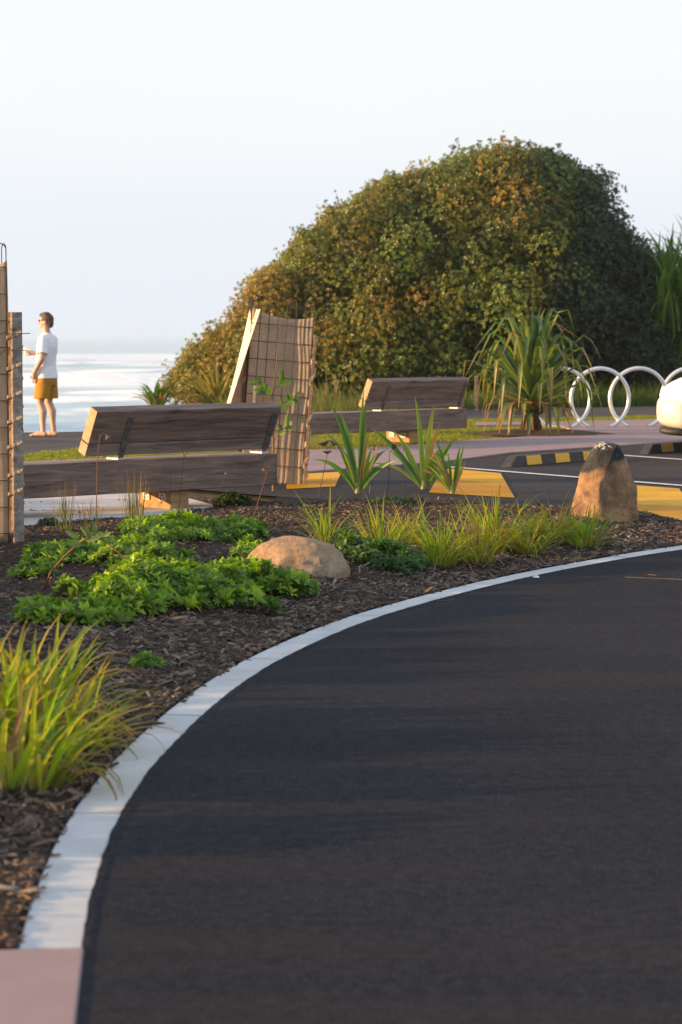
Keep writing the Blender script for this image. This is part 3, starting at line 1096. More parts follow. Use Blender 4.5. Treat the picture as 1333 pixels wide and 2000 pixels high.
def wrap_strip(b, c, rad, z0, z1, turns, w=0.035, n=40, wob=0.006):
    """A band of cloth wound round a stake."""
    vs, fs = [], []
    for i in range(n + 1):
        t = i / n
        a = turns * 2 * math.pi * t
        z = z0 + (z1 - z0) * t
        rr = rad + wob * math.sin(i * 1.7)
        sq = 1.0 / max(abs(math.cos(a)), abs(math.sin(a)))
        sq = min(sq, 1.3)
        for dz in (-w / 2, w / 2):
            vs.append((c[0] + rr * sq * math.cos(a), c[1] + rr * sq * math.sin(a), z + dz))
    for i in range(n):
        fs.append((i * 2, i * 2 + 2, i * 2 + 3, i * 2 + 1))
    b.add(vs, fs)

# --- the guard in the middle
gp = G(468, 947)
guard = empty("tree_guard", (gp.x, gp.y, gp.z - 0.02), R(-3), "leaning wire tree guard lined with burlap, behind the nearer bench",
              "tree guard", "burlap tree guards", ry=R(4.3))
A, B, Cc = (0.0, 0.0), (0.60, 0.02), (-0.08, 0.46)
ZT = 1.74
b = MB()
mesh_panel(b, A, B, ZT)
mesh_panel(b, A, Cc, ZT)
o = b.build("wire_mesh", M['wire'], guard)
o["kind"] = "stuff"
def cl_front(u, v):
    x = 0.0 + 0.60 * u
    sag = 0.055 * math.sin(math.pi * min(1, max(0, u))) ** 0.8 + 0.05 * u - 0.03
    z = v * (ZT - 0.03 - sag)
    y = 0.03 + 0.035 * math.sin(u * math.pi) + 0.002 * math.sin(u * 9 + 3.2 * v) * (0.4 + 0.6 * v) + 0.010 * fbm(u * 1.8, v * 2.5, 1)
    return Vector((x, y, z))
solid(grid_surf(cl_front, 40, 50).build("burlap_lining", M['burlap'], guard, True), 0.002)
def cl_right(u, v):
    q = Vector((B[0], B[1] + 0.012)).lerp(Vector((Cc[0] + 0.10, Cc[1] + 0.02)), u)
    z = v * (ZT - 0.06 - 0.05 * math.sin(u * math.pi))
    return Vector((q.x + 0.02 * math.sin(u * 9 + v * 4), q.y + 0.015 * math.sin(u * 12 + 2 * v), z))
solid(grid_surf(cl_right, 24, 30).build("burlap_lining", M['burlap'], guard, True), 0.002)
# the loose flap swinging out towards the sun
def flap(u, v):
    # v: 0 top .. 1 bottom;  u: 0 outer edge .. 1 inner edge
    z = 1.73 - v * 1.30
    sw = v ** 1.15
    outer = Vector((-0.055 - 0.20 * sw, 0.32 - 0.28 * sw, z - 0.015 + 0.01 * math.sin(v * 9)))
    inner = Vector((0.085 - 0.31 * sw ** 0.85, -0.025 - 0.03 * math.sin(v * 3), z))
    q = outer.lerp(inner, u)
    q += Vector((-0.02, -0.02, 0)) * math.sin(u * math.pi) * (1 - 0.5 * v)
    return q
solid(grid_surf(flap, 12, 40).build("burlap_flap", M['burlap_sunlit'], guard, True), 0.002)
def flap2(u, v):
    z = 1.35 - v * 1.0
    sw = (1.69 - z) / 1.30
    sw = max(sw, 0) ** 1.15
    a = Vector((0.06 - 0.295 * sw ** 0.85, 0.0, z))
    c2 = Vector((-0.03, 0.10, z))
    q = a.lerp(c2, u)
    return q + Vector((0, 0.05 * math.sin(u * math.pi), 0))
solid(grid_surf(flap2, 10, 30).build("burlap_flap", M['burlap'], guard, True), 0.002)
b = MB(); b.box((0.615, 0.0, -0.1), (0.645, 0.03, 1.52))
sk = b.build("stake", M['stake'], guard, bevel=0.003)
b = MB()
for z0 in (0.95, 0.55, 0.15):
    wrap_strip(b, (0.63, 0.015), 0.022, z0, z0 + 0.32, 1.6, 0.05)
o = b.build("burlap_tie", M['burlap'], sk); o["kind"] = "stuff"
b = MB(); b.box((-0.05, 0.10, -0.1), (-0.015, 0.135, 1.30))
sk = b.build("stake", M['stake'], guard, bevel=0.003)
b = MB()
for z0 in (0.9, 0.62):
    wrap_strip(b, (-0.032, 0.117), 0.026, z0, z0 + 0.3, 1.6, 0.06)
o = b.build("burlap_tie", M['burlap'], sk); o["kind"] = "stuff"
b = MB(); b.box((0.075, -0.055, -0.1), (0.105, -0.03, 0.99))
sk = b.build("stake", M['stake_grey'], guard, bevel=0.003)
b = MB(); b.tube([(0.09, -0.043, 0.70), (0.09, -0.043, 0.76)], 0.034, 12)
b.build("collar", M['pvc'], sk)

# --- the guard at the left edge of the picture
lp = G(33, 1060)
guardl = empty("tree_guard", (lp.x, lp.y, lp.z), R(-3), "burlap tree guard with a thick banded stake at the left edge", "tree guard", "burlap tree guards")
bpy.context.view_layer.update()
b = MB(); b.box((-0.035, -0.035, -0.2), (0.038, 0.038, 1.475), Matrix.Rotation(R(38), 4, 'Z'))
st = b.build("stake", M['stake'], guardl, bevel=0.004)
st.data.materials.append(M['stake_grey'])
for p_ in st.data.polygons:
    if p_.normal.x > 0.3: p_.material_index = 1
b = MB()
for z0 in (1.30, 1.10, 0.92, 0.76, 0.60, 0.42, 0.30):
    wrap_strip(b, (0, 0), 0.046, z0 - 0.06, z0 + 0.06, 1.0, 0.02, 36, 0.002)
o = b.build("burlap_tie", M['burlap'], st); o["kind"] = "stuff"
b = MB()
LA, LB, LC = (-0.045, -0.03), (-0.62, -0.06), (-0.33, 0.45)
mesh_panel(b, LA, LB, 1.80, r=0.0032)
mesh_panel(b, LA, LC, 1.80, r=0.0032)
for (p, q) in (((-0.05, -0.07, 1.335), (0.115, -0.08, 1.34)), ((-0.05, -0.05, 1.235), (0.09, -0.09, 1.232)), ((-0.3, -0.06, 1.24), (-0.04, -0.06, 1.35)),
               ((-0.2, -0.06, 1.10), (-0.05, -0.07, 1.235))):
    b.tube([p, q], 0.003, 5)
b.build("wire_mesh", M['wire'], guardl)["kind"] = "stuff"
def cll(u, v):
    q = Vector(LA).lerp(Vector(LB), u)
    return Vector((q.x + 0.012 * fbm(u * 4, v * 6, 2), q.y + 0.02 + 0.004 * math.sin(u * 14 + v * 3), v * (1.80 - 0.03 * math.sin(u * 9))))
solid(grid_surf(cll, 30, 40).build("burlap_lining", M['burlap'], guardl, True), 0.002)
def cll2(u, v):
    q = Vector(LA).lerp(Vector(LC), u)
    return Vector((q.x + 0.012 * math.sin(u * 14 + v * 3), q.y + 0.02, v * (1.80 - 0.05 * math.sin(u * 5))))
solid(grid_surf(cll2, 24, 40).build("burlap_lining", M['burlap'], guardl, True), 0.002)

# ------------------------------------------------------------------ planting
M['grassblade'] = leafmat("grass_blade", 0.5, 0.5, 0.35, (1.0, 1.05, 0.5))
M['leaf'] = leafmat("soft_leaf", 0.5, 0.42, 0.4, (1.0, 1.1, 0.55))
M['strap'] = leafmat("strap_leaf", 0.4, 0.4, 0.45, (1.0, 1.05, 0.5))
M['dry'] = leafmat("dry_stem", 0.85, 0.1, 0.2, (1, 1, 1))
M['shrubleaf'] = leafmat("shrub_leaf", 0.33, 0.32, 0.5, (1.2, 1.0, 0.4))

def blade_path(base, az, a0, L, droop, n=7, kink=None):
    pts = [Vector(base)]
    h = Vector((math.cos(az), math.sin(az), 0))
    for i in range(n):
        t = (i + 0.5) / n
        a = a0 + droop * t ** 1.7
        if kink and t > kink[0]: a += kink[1]
        pts.append(pts[-1] + (h * math.sin(a) + Vector((0, 0, 1)) * math.cos(a)) * (L / n))
    return pts

def mixc(a, b, t):
    return tuple(p + (q - p) * t for p, q in zip(a, b))

GREENS = [(0.13, 0.24, 0.02), (0.20, 0.29, 0.025), (0.28, 0.32, 0.03), (0.09, 0.18, 0.02), (0.34, 0.32, 0.04)]
STRAW = (0.36, 0.25, 0.12)
RUST = (0.24, 0.10, 0.035)

def tussock(loc, n, h, spread, label, name="grass_tussock", cat="grass", group=None, w=0.006, dry=0.15, cols=GREENS,
            lean=(0.05, 0.75), droop=(0.2, 1.2), rad=0.07, seed=0, tip=RUST, tipf=0.45, thin=False):
    rd = random.Random(seed)
    e = empty(name, loc, 0, label, cat, group)
    for part in ("blades", "dry_blades"):
        b = MB()
        m = int(n * (1 - dry)) if part == "blades" else int(n * dry)
        for _ in range(m):
            az = rd.uniform(0, 2 * math.pi)
            rr = rad * math.sqrt(rd.random())
            base = (math.cos(az) * rr + rd.uniform(-.02, .02), math.sin(az) * rr + rd.uniform(-.02, .02), -0.02)
            a0 = rd.uniform(*lean) * spread * (0.4 + 0.6 * rr / rad)
            L = h * rd.uniform(0.6, 1.12) * (1.0 if part == "blades" else 0.85)
            dr = rd.uniform(*droop)
            if part == "dry_blades": dr += rd.uniform(0.2, 1.2)
            pts = blade_path(base, az + rd.uniform(-0.7, 0.7), a0, L, dr)
            ww = w * rd.uniform(0.7, 1.3)
            k = len(pts)
            wid = [ww * min(1, 0.7 + 0.3 * i / 2) * (1 - max(0, (i / (k - 1) - 0.45) / 0.55) ** 1.5 * 0.94) for i in range(k)]
            c = rd.choice(cols) if part == "blades" else mixc(STRAW, RUST, rd.random() * 0.8)
            ct = mixc(c, tip, 0.8) if rd.random() < tipf else c
            cc = [mixc(mixc((0.22, 0.25, 0.08), c, min(1, i / 2.5)), ct, max(0, (i / (k - 1) - 0.6) / 0.4)) for i in range(k)]
            side = Vector((math.cos(az + 1.2), math.sin(az + 1.2), 0.25 + rd.uniform(-.3, .3)))
            b.blade(pts, wid, None if not thin else side, cc, 0.35)
        if m:
            o = b.build(part, M['grassblade'], e)
            o["kind"] = "stuff"
    return e

# big blurred clumps in the left foreground
fg = [((30, 1530), 100, 0.46, "tall yellow-green grass clump cut by the left edge, nearest the camera"),
      ((100, 1462), 95, 0.42, "yellow-green grass clump in the left foreground beside the kerb"),
      ((-30, 1450), 110, 0.50, "grass clump at the left edge behind the foreground clumps"),
      ((60, 1395), 90, 0.44, "brighter grass clump at the left, farthest of the foreground group"),
      ((205, 1455), 14, 0.20, "small sparse grass tuft close to the kerb in the left foreground")]
for i, (p, nb, h, lab) in enumerate(fg):
    tussock(G(*p), nb, h, 1.0, lab, group="strappy grass clumps in the bed", w=0.0095 if i < 4 else 0.008, seed=20 + i, dry=0.36, rad=0.17 if i < 4 else 0.03,
            cols=[GREENS[1], GREENS[2], GREENS[4], (0.42, 0.34, 0.05), GREENS[0]],
            droop=(0.3, 2.3), lean=(0.05, 1.0), tipf=0.65)
# the row of tussocks towards the kerb
rowt = [((636, 1062), 46, 0.42, "sparse open tussock with arching blades behind the low boulder"),
        ((748, 1078), 100, 0.40, "tussock at the left end of the grass row, above the dark leafy patch"),
        ((796, 1062), 70, 0.34, "fine tussock between the two leftmost clumps of the grass row"),
        ((858, 1108), 120, 0.45, "front tussock of the grass row, standing closest to the kerb"),
        ((928, 1098), 120, 0.40, "reddish tipped tussock in the middle of the grass row"),
        ((968, 1072), 110, 0.50, "tall middle tussock of the grass row below the yellow tooth"),
        ((1030, 1086), 115, 0.36, "third tussock from the upright boulder in the grass row"),
        ((1082, 1066), 105, 0.40, "second tussock from the upright boulder in the grass row"),
        ((1140, 1068), 110, 0.34, "tussock at the right end of the grass row against the upright boulder")]
for i, (p, nb, h, lab) in enumerate(rowt):
    tussock(G(*p), nb, h, 1.05, lab, group="strappy grass clumps in the bed", w=0.0056, seed=50 + i, dry=0.2, rad=(0.05, 0.09, 0.06, 0.085, 0.10, 0.075, 0.09, 0.07, 0.10)[i],
            cols=[GREENS, GREENS[1:], [GREENS[2], GREENS[4], (0.30, 0.22, 0.05)], GREENS[:3], [GREENS[4], (0.28, 0.18, 0.05), GREENS[2]]][i % 5],
            droop=(0.2, 2.2), lean=(0.05, 1.0), tipf=0.5)
# thin rushes by the near bench
RUSH = [(0.10, 0.13, 0.035), (0.14, 0.15, 0.04), (0.17, 0.13, 0.05), (0.07, 0.10, 0.03)]
for i, (p, nb, h, lab) in enumerate([((128, 1036), 46, 0.36, "thin upright rush tuft left of the dry curled stem"),
                                     ((178, 1036), 26, 0.30, "smallest rush tuft, at the foot of the dry curled stem"),
                                     ((262, 1028), 60, 0.40, "thin rush tuft in front of the nearer bench's orange post")]):
    tussock(G(*p), nb, h, 0.55, lab, "rush_tuft", "rush", "rush tufts by the nearer bench", w=0.0022, seed=80 + i, dry=0.1, cols=RUSH,
            droop=(0.0, 0.25), lean=(0.02, 0.6), rad=0.06, tip=(0.3, 0.1, 0.06), tipf=0.8)

# leafy groundcover: rosettes of broad leaves on low stems
def leaf_template(n=7, L=1.0, W=0.22, el=0.7):
    vs, fs, tc = [], [], []
    for k in range(n):
        a = 2 * math.pi * k / n * 1.0 + (0.3 if k % 2 else 0)
        e_ = el + (0.35 if k % 2 else -0.25)
        h = Vector((math.cos(a), math.sin(a), 0))
        sd = Vector((-math.sin(a), math.cos(a), 0))
        up = Vector((0, 0, 1))
        d1 = h * math.cos(e_) + up * math.sin(e_)
        d2 = h * math.cos(e_ - 0.55) + up * math.sin(e_ - 0.55)
        nn = sd.cross(d1)
        p0 = Vector((0, 0, 0.0)) + up * 0.05 * k / n
        p1 = p0 + d1 * L * 0.55
        p2 = p1 + d2 * L * 0.45
        o = len(vs)
        vs += [p0, p1 + sd * W + nn * -0.06, p1 - up * 0.0, p1 - sd * W + nn * -0.06, p2]
        fs += [(o, o + 1, o + 2), (o, o + 2, o + 3), (o + 1, o + 4, o + 2), (o + 2, o + 4, o + 3)]
        tc += [0.85, 1.0, 0.8, 1.0, 1.1]
    return np.array([tuple(v) for v in vs]), np.array(fs), np.repeat(np.array(tc)[:, None], 3, 1)
TV, TF, TC = leaf_template()

def groundcover(pxs, n, h, label, leaf=0.05, cols=((0.07, 0.14, 0.015), (0.13, 0.23, 0.02), (0.21, 0.33, 0.025), (0.28, 0.39, 0.03), (0.10, 0.19, 0.02)), seed=0, group="leafy groundcover patches", lay=2.3):
    """pxs: list of (px, py, rx, ry) blobs on the bed (metres)."""
    r_ = np.random.default_rng(seed)
    c0 = G(pxs[0][0], pxs[0][1])
    e = empty("groundcover_plant", c0, 0, label, "groundcover", group)
    pos, dirs = [], []
    tot = sum(q[2] * q[3] for q in pxs)
    for (px, py, rx, ry) in pxs:
        c = G(px, py)
        rx, ry = rx * 1.18, ry * 1.18
        m = int(1.55 * n * rx * ry / tot / 1.39)
        for _ in range(m):
            a, q = r_.uniform(0, 6.283), math.sqrt(r_.uniform(0, 1))
            lump = 0.75 + 0.35 * fbm(c.x * 3 + math.cos(a) * 1.7, c.y * 3 + math.sin(a) * 1.7, seed)
            x, y = c.x + math.cos(a) * q * rx * lump, c.y + math.sin(a) * q * ry * lump
            top = h * (1 - 0.75 * q ** 2.2) * (0.75 + 0.5 * fbm(x * 5, y * 5, seed))
            z = gz(x, y) + top * r_.uniform(0.35, 1.0) ** 0.6
            pos.append((x - c0.x, y - c0.y, z - c0.z))
            dirs.append((math.cos(a) * q * 0.7 + r_.normal(0, .3), math.sin(a) * q * 0.7 + r_.normal(0, .3), 1.0))
    pos, dirs = np.array(pos), np.array(dirs)
    k = len(pos)
    cc = np.array(cols)[r_.integers(0, len(cols), k)] * r_.uniform(0.75, 1.3, (k, 1))
    o = scatter("foliage", TV, TF, pos, rots(dirs, r_.uniform(0, 6.28, k)), leaf * r_.uniform(0.5, 1.4, k), M['leaf'], e, cc, TC)
    o["kind"] = "stuff"
    b = MB()
    for i in range(0, k, max(1, k // 60)):
        p = pos[i]
        g0 = Vector((p[0] * 0.85, p[1] * 0.85, min(0, p[2]) - 0.02))
        b.tube([g0, Vector((p[0], p[1], p[2]))], 0.0025, 4, (0.12, 0.09, 0.05))
    o = b.build("stems", M['dry'], e)
    o["kind"] = "stuff"
    return e
groundcover([(300, 1165, .34, .5), (400, 1165, .36, .42), (500, 1150, .32, .30), (560, 1148, .2, .2), (250, 1185, .2, .3), (310, 1120, .2, .3)], 900, 0.20,
            "largest bright green groundcover patch, in front of the low boulder", 0.055, seed=1)
groundcover([(330, 1040, .35, .5), (400, 1050, .35, .5), (470, 1048, .22, .4), (300, 1062, .22, .3)], 520, 0.13,
            "low green groundcover patch below the nearer bench's post", 0.05, seed=2)
groundcover([(110, 1098, .22, .4), (165, 1092, .22, .4), (205, 1088, .14, .3)], 240, 0.13, "green groundcover patch near the foot of the banded stake", 0.05, seed=3)
groundcover([(90, 1215, .16, .25), (150, 1215, .2, .25), (200, 1210, .12, .2)], 170, 0.12, "groundcover patch just behind the left foreground grass", 0.055, seed=4)
groundcover([(700, 1090, .16, .3), (760, 1105, .2, .3), (800, 1112, .12, .2)], 230, 0.14, "darker leafy patch between the low boulder and the grass row", 0.05,
            ((0.05, 0.11, 0.03), (0.07, 0.14, 0.035)), seed=5)
groundcover([(232, 1098, .2, .35), (262, 1080, .16, .3)], 150, 0.12, "groundcover bridging the gap behind the largest patch's left half", 0.05, seed=21)
groundcover([(520, 1092, .14, .3), (478, 1088, .12, .25)], 70, 0.10, "thin groundcover runner just left of the low boulder", 0.045, seed=22)
groundcover([(70, 1125, .14, .2)], 40, 0.09, "sparse groundcover sprigs left of the arching twig", 0.045, seed=23)
groundcover([(138, 1165, .09, .12)], 26, 0.10, "tiny lone seedling on bare mulch at the left", 0.045, seed=6)
groundcover([(288, 1300, .07, .12)], 26, 0.05, "small creeping sprig on the mulch beside the foreground grass", 0.03, seed=7)
groundcover([(455, 984, .17, .35)], 150, 0.10, "small feathery dark plant on the mulch below the bench's right end", 0.03,
            ((0.03, 0.06, 0.03), (0.045, 0.08, 0.035)), seed=8)
groundcover([(95, 1030, .10, .1)], 60, 0.09, "little grey-green shrublet beside the banded stake", 0.022, ((0.06, 0.09, 0.05), (0.08, 0.11, 0.06)), seed=9)
groundcover([(770, 985, .2, .3)], 120, 0.06, "low ferny mat on the mulch between the lilies", 0.03, ((0.03, 0.06, 0.03), (0.05, 0.08, 0.035)), seed=10)
groundcover([(680, 1062, .06, .1)], 16, 0.07, "small leafy sprig just right of the sparse tussock", 0.045, seed=11)

# strap-leaved lilies
def lily(px, py, leaves, label, scale):
    p = G(px, py)
    e = empty("strap_leaf_lily", p, 0, label, "lily", "strap-leaved lilies at the back of the bed")
    b = MB()
    b.tube([(0, 0, -0.04), (0.0, 0, 0.05), (0.005, 0, 0.14)], [0.034, 0.036, 0.03], 10, [(0.20, 0.14, 0.07), (0.22, 0.21, 0.09), (0.18, 0.25, 0.06)])
    b.build("stem_base", M['strap'], e, True)
    rl = random.Random(px)
    extra = [(rl.choice((-1, 1)), rl.uniform(.35, .75), rl.uniform(.016, .026), rl.uniform(.15, .7), rl.uniform(.3, 1.2), rl.choice((0, 0, 1, 1, 2, 3)), rl.uniform(-.8, .8)) for _ in range(6)]
    for (dx, L, w, a0, dr, tone, depth) in leaves + extra:
        # dx: lean sideways (+ right); depth: towards (-) or away (+)
        az = math.atan2(depth, 1 if dx >= 0 else -1)
        pts = blade_path((0.012 * (1 if dx > 0 else -1), 0, 0.05), az, a0, L, dr, 10)
        k = len(pts)
        wid = [w * (0.55 + 0.45 * min(1, i / 3)) * (1 - max(0, (i / (k - 1) - 0.5) / 0.5) ** 1.8 * 0.95) for i in range(k)]
        base = [(0.16, 0.26, 0.03), (0.06, 0.15, 0.03), (0.26, 0.31, 0.05), (0.33, 0.2, 0.07)][tone]
        tipc = (0.2, 0.1, 0.04) if tone >= 2 else mixc(base, (0.3, 0.28, 0.06), 0.3)
        cc = [mixc(mixc((0.22, 0.28, 0.08), base, min(1, i / 3)), tipc, max(0, (i / (k - 1) - 0.75) / 0.25)) for i in range(k)]
        q = MB()
        q.blade(pts, wid, (0.12, -1, 0.25), cc, 0.3)
        q.build("leaf", M['strap'], e, True)
    e.scale = (scale,) * 3
    e.location.z -= 0.045
lily(700, 962, [(-1, .92, .028, .16, .36, 1, -.1), (-1, .80, .026, .10, .30, 0, .3), (1, 1.02, .022, .02, .06, 0, .2), (1, .95, .018, .05, .06, 1, -.3),
                (1, .66, .024, .07, .10, 2, .2), (1, .60, .02, .12, .12, 3, -.2), (-1, .42, .022, .30, .30, 0, .2), (1, .50, .02, .22, .18, 0, .1), (-1, .52, .02, .2, .5, 2, -.3)],
     "tall strap-leaved lily, leftmost of the three", 0.93)
lily(828, 955, [(-1, .98, .026, .02, .18, 0, .2), (1, .92, .028, .06, .12, 2, -.1), (-1, .86, .03, .55, .42, 1, -.2), (-1, .70, .024, .30, .50, 0, .3), (1, .62, .035, .42, .34, 1, .1),
                (1, .55, .03, .30, .50, 0, -.2), (-1, .62, .016, .75, .95, 2, -.1), (1, .36, .026, .40, .30, 3, -.2), (-1, .55, .02, .42, .1, 0, .4), (1, .5, .022, .75, .35, 1, .2)],
     "spreading strap-leaved lily in the middle of the three", 0.9)
lily(884, 962, [(-1, .72, .022, .24, .10, 1, .1), (1, .60, .022, .10, .10, 1, -.2), (1, .66, .02, .20, .06, 0, .2), (1, .44, .02, .32, .10, 3, -.1), (-1, .40, .018, .5, .9, 1, -.2), (-1, .5, .02, .05, .1, 1, .2)],
     "short dark strap-leaved lily, rightmost of the three", 0.74)

# dry stems
def dry_stem(pts_px, d, label, r=0.004, colr=(0.13, 0.08, 0.055), fork=None, heads=None, name="withered_plant"):
    """pts_px: photo pixels from the base up, all at the base's distance."""
    base = G(*pts_px[0])
    dist = base.y
    def at(px, py):
        k = P(px, py, -50)
        dv = (k - Vector((0, 0, CAM_H)))
        dv = dv / dv.y
        return Vector((0, 0, CAM_H)) + dv * dist
    e = empty(name, base, 0, label, "dry plant", "withered flower stalks in the bed")
    pts = [Vector((0, 0, -0.03))] + [at(*q) - base + Vector((0, 0.02 * math.sin(i * 2.1), 0)) for i, q in enumerate(pts_px[1:])]
    b = MB()
    b.tube(pts, [r * (1 - 0.5 * i / (len(pts) - 1)) for i in range(len(pts))], 5, colr)
    b.build("stem", M['dry'], e)
    for f in fork or []:
        b = MB()
        fp = [at(*q) - base for q in f]
        b.tube(fp, r * 0.6, 5, colr)
        b.build("twig", M['dry'], e)
    for (px, py, s, c) in heads or []:
        b = MB()
        q0 = at(px, py) - base
        for k in range(5):
            a = k * 1.256 + px
            L = s * (0.8 + 0.4 * math.sin(k * 3 + px))
            dv = Vector((math.cos(a), 0.5 * math.sin(a * 2), math.sin(a)))
            b.blade([q0, q0 + dv * L * 0.5 + Vector((0, -0.004, 0)), q0 + dv * L], [s * 0.2, s * 0.32, s * 0.05], (0.2, -1, 0.1), [c] * 3, 0.4)
        b.build("seed_head", M['dry'], e)
    return e
dry_stem([(188, 1022), (189, 960), (190, 900), (196, 850), (203, 846), (212, 858)], 0, "tall dry stem with a pale curled leaf, in front of the nearer bench's left end", 0.0045,
         (0.17, 0.10, 0.08), [[(193, 868), (198, 848), (208, 850), (213, 860)]], [(209, 854, 0.018, (0.45, 0.4, 0.36))])
dry_stem([(349, 1000), (354, 950), (360, 892)], 0, "forked dry stem in front of the nearer bench's seat", 0.004, (0.15, 0.09, 0.06),
         [[(360, 892), (354, 868), (349, 832)], [(360, 892), (369, 880), (371, 850), (364, 832)]])
dry_stem([(333, 1005), (333, 960), (334, 915)], 0, "thin straight dry stem beside the forked one", 0.0025, (0.14, 0.09, 0.06))
dry_stem([(492, 1012), (508, 970), (520, 930), (520, 912)], 0, "bent dry stem with a spiky head below the bench's right end", 0.005, (0.16, 0.08, 0.05),
         [[(520, 930), (526, 916), (530, 912)]], [(521, 916, 0.035, (0.2, 0.13, 0.08))])
dry_stem([(620, 975), (632, 925), (640, 885), (639, 872)], 0, "dry stem with dark paired flower heads beside the burlap guard", 0.0045, (0.13, 0.07, 0.06), None,
         [(634, 868, 0.05, (0.09, 0.05, 0.05)), (652, 868, 0.045, (0.16, 0.1, 0.09)), (640, 884, 0.035, (0.1, 0.05, 0.05))])
dry_stem([(722, 962), (726, 900), (732, 878)], 0, "dry brown stalk against the tall lily", 0.005, (0.2, 0.12, 0.06), None, [(732, 874, 0.04, (0.28, 0.17, 0.08))])
dry_stem([(756, 975), (760, 930), (761, 885), (772, 872)], 0, "thin black stem left of the spreading lily", 0.0032, (0.05, 0.035, 0.035), None, [(770, 872, 0.035, (0.1, 0.08, 0.07))])
dry_stem([(797, 985), (786, 925), (788, 880), (791, 866)], 0, "wavy dark stem in front of the spreading lily", 0.003, (0.06, 0.04, 0.035))
dry_stem([(430, 1000), (424, 965), (440, 930), (441, 922)], 0, "short pale seed stem in front of the bench's right half", 0.0022, (0.14, 0.09, 0.07), None, [(441, 924, 0.012, (0.4, 0.36, 0.32))])

# arching red twig with a few leaves
tw0 = G(82, 1150)
tw = empty("arching_twig", tw0, 0, "arching red-brown twig with pale leaves over bare mulch at the left", "twig")
b = MB()
arcp = [(0, 0, -0.03), (0.05, 0, .09), (0.12, 0, .17), (0.2, 0, .24), (0.25, 0.02, .275), (0.31, 0, .27), (0.40, -0.02, .20), (0.50, -0.03, .11), (0.56, -0.03, .03), (0.6, -0.03, -0.02)]
b.tube(arcp, [.006, .006, .006, .0055, .005, .005, .0045, .004, .003, .003], 6, (0.22, 0.09, 0.05))
b.build("stem", M['dry'], tw, True)
for i, (a, z, x) in enumerate([(-2.6, .30, .2), (2.2, .30, .26), (1.5, .31, .28), (0.6, .29, .30), (-0.4, .28, .24), (3.0, .26, .22)]):
    q = MB()
    p0 = Vector((x, 0, z - 0.03))
    dv = Vector((math.cos(a), -0.35, abs(math.sin(a)) * 0.9))
    q.blade([p0, p0 + dv * .03, p0 + dv * .06, p0 + dv * .085], [.003, .014, .013, .002], (0, -1, 0.3), [(0.10, 0.16, 0.08)] * 4, 0.3)
    q.build("leaf", M['leaf'], tw)

# the sapling in the burlap guard
sp0 = G(535, 955)
sap = empty("guarded_sapling", sp0 + Vector((0, -0.12, 0)), 0, "young lobed-leaf sapling growing up against the burlap tree guard", "sapling")
b = MB()
b.tube([(0, 0, -.05), (.0, 0, .4), (-.01, 0, .8), (.01, 0, 1.0), (.04, 0, 1.25), (.05, 0, 1.42)], [.013, .012, .010, .007, .004, .002], 6, (0.20, 0.13, 0.09))
b.build("trunk", M['dry'], sap)
for i, (x0, z0, x1, z1) in enumerate([(-.01, .86, -.14, 1.0), (-.01, .82, -.1, .95), (0, .92, .10, 1.02), (.02, .78, .22, .86), (.0, .45, .13, .6), (0, .7, .14, .84)]):
    b = MB()
    b.tube([(x0, 0, z0), ((x0 + x1) / 2, -.02, (z0 + z1) / 2 + .01), (x1, -.03, z1)], [.005, .004, .0025], 5, (0.18, 0.12, 0.08))
    b.build("branch", M['dry'], sap)
    for k in range(4):
        f = 0.45 + 0.18 * k
        px_, pz_ = x0 + (x1 - x0) * f, z0 + (z1 - z0) * f
        a = math.atan2(z1 - z0, x1 - x0) + (0.9 if k % 2 else -0.7) + 0.3 * math.sin(i * 5 + k)
        dv = Vector((math.cos(a), -.35 + 0.2 * (k % 3), math.sin(a)))
        p0 = Vector((px_, -.03, pz_))
        L = 0.075 + 0.02 * math.sin(i * 3 + k * 7)
        g_ = [(0.10, 0.2, 0.02), (0.14, 0.26, 0.03), (0.06, 0.13, 0.025)][(i + k) % 3]
        q = MB()
        q.blade([p0, p0 + dv * L * .25, p0 + dv * L * .4, p0 + dv * L * .62, p0 + dv * L * .78, p0 + dv * L], [.002, .02, .013, .024, .016, .003], (0.2, -1, 0.2), [g_] * 6, 0.3)
        q.build("leaf", M['leaf'], sap)

# the bed's planting goes on unseen to the left, added to shade the road
tv2, tf2, tc2 = leaf_template(8, 1.0, 0.12, 1.0)
k = 3000
px_ = rng.uniform(-7.5, -1.9, k)
py_ = rng.uniform(6.35, 20.5, k)
ok = (px_ < -0.25 * py_ * 0.62 - 0.55)
px_, py_ = px_[ok], py_[ok]
pz_ = np.array([gz(x, y) for x, y in zip(px_, py_)]) + rng.uniform(0.02, 0.12, len(px_))
oth = scatter("unseen_planting", tv2, tf2, np.stack([px_, py_, pz_], 1), rots(np.c_[rng.normal(0, .25, (len(px_), 2)), np.ones(len(px_))], rng.uniform(0, 6.28, len(px_))),
              rng.uniform(0.12, 0.33, len(px_)) * np.where(py_ < 9.6, 0.85, 1.08), M['grassblade'], None, np.array(GREENS)[rng.integers(0, 5, len(px_))], tc2)
tag(oth, "unseen low grassy planting carrying on past the left edge, shading bed and road", "planting", None, "stuff")

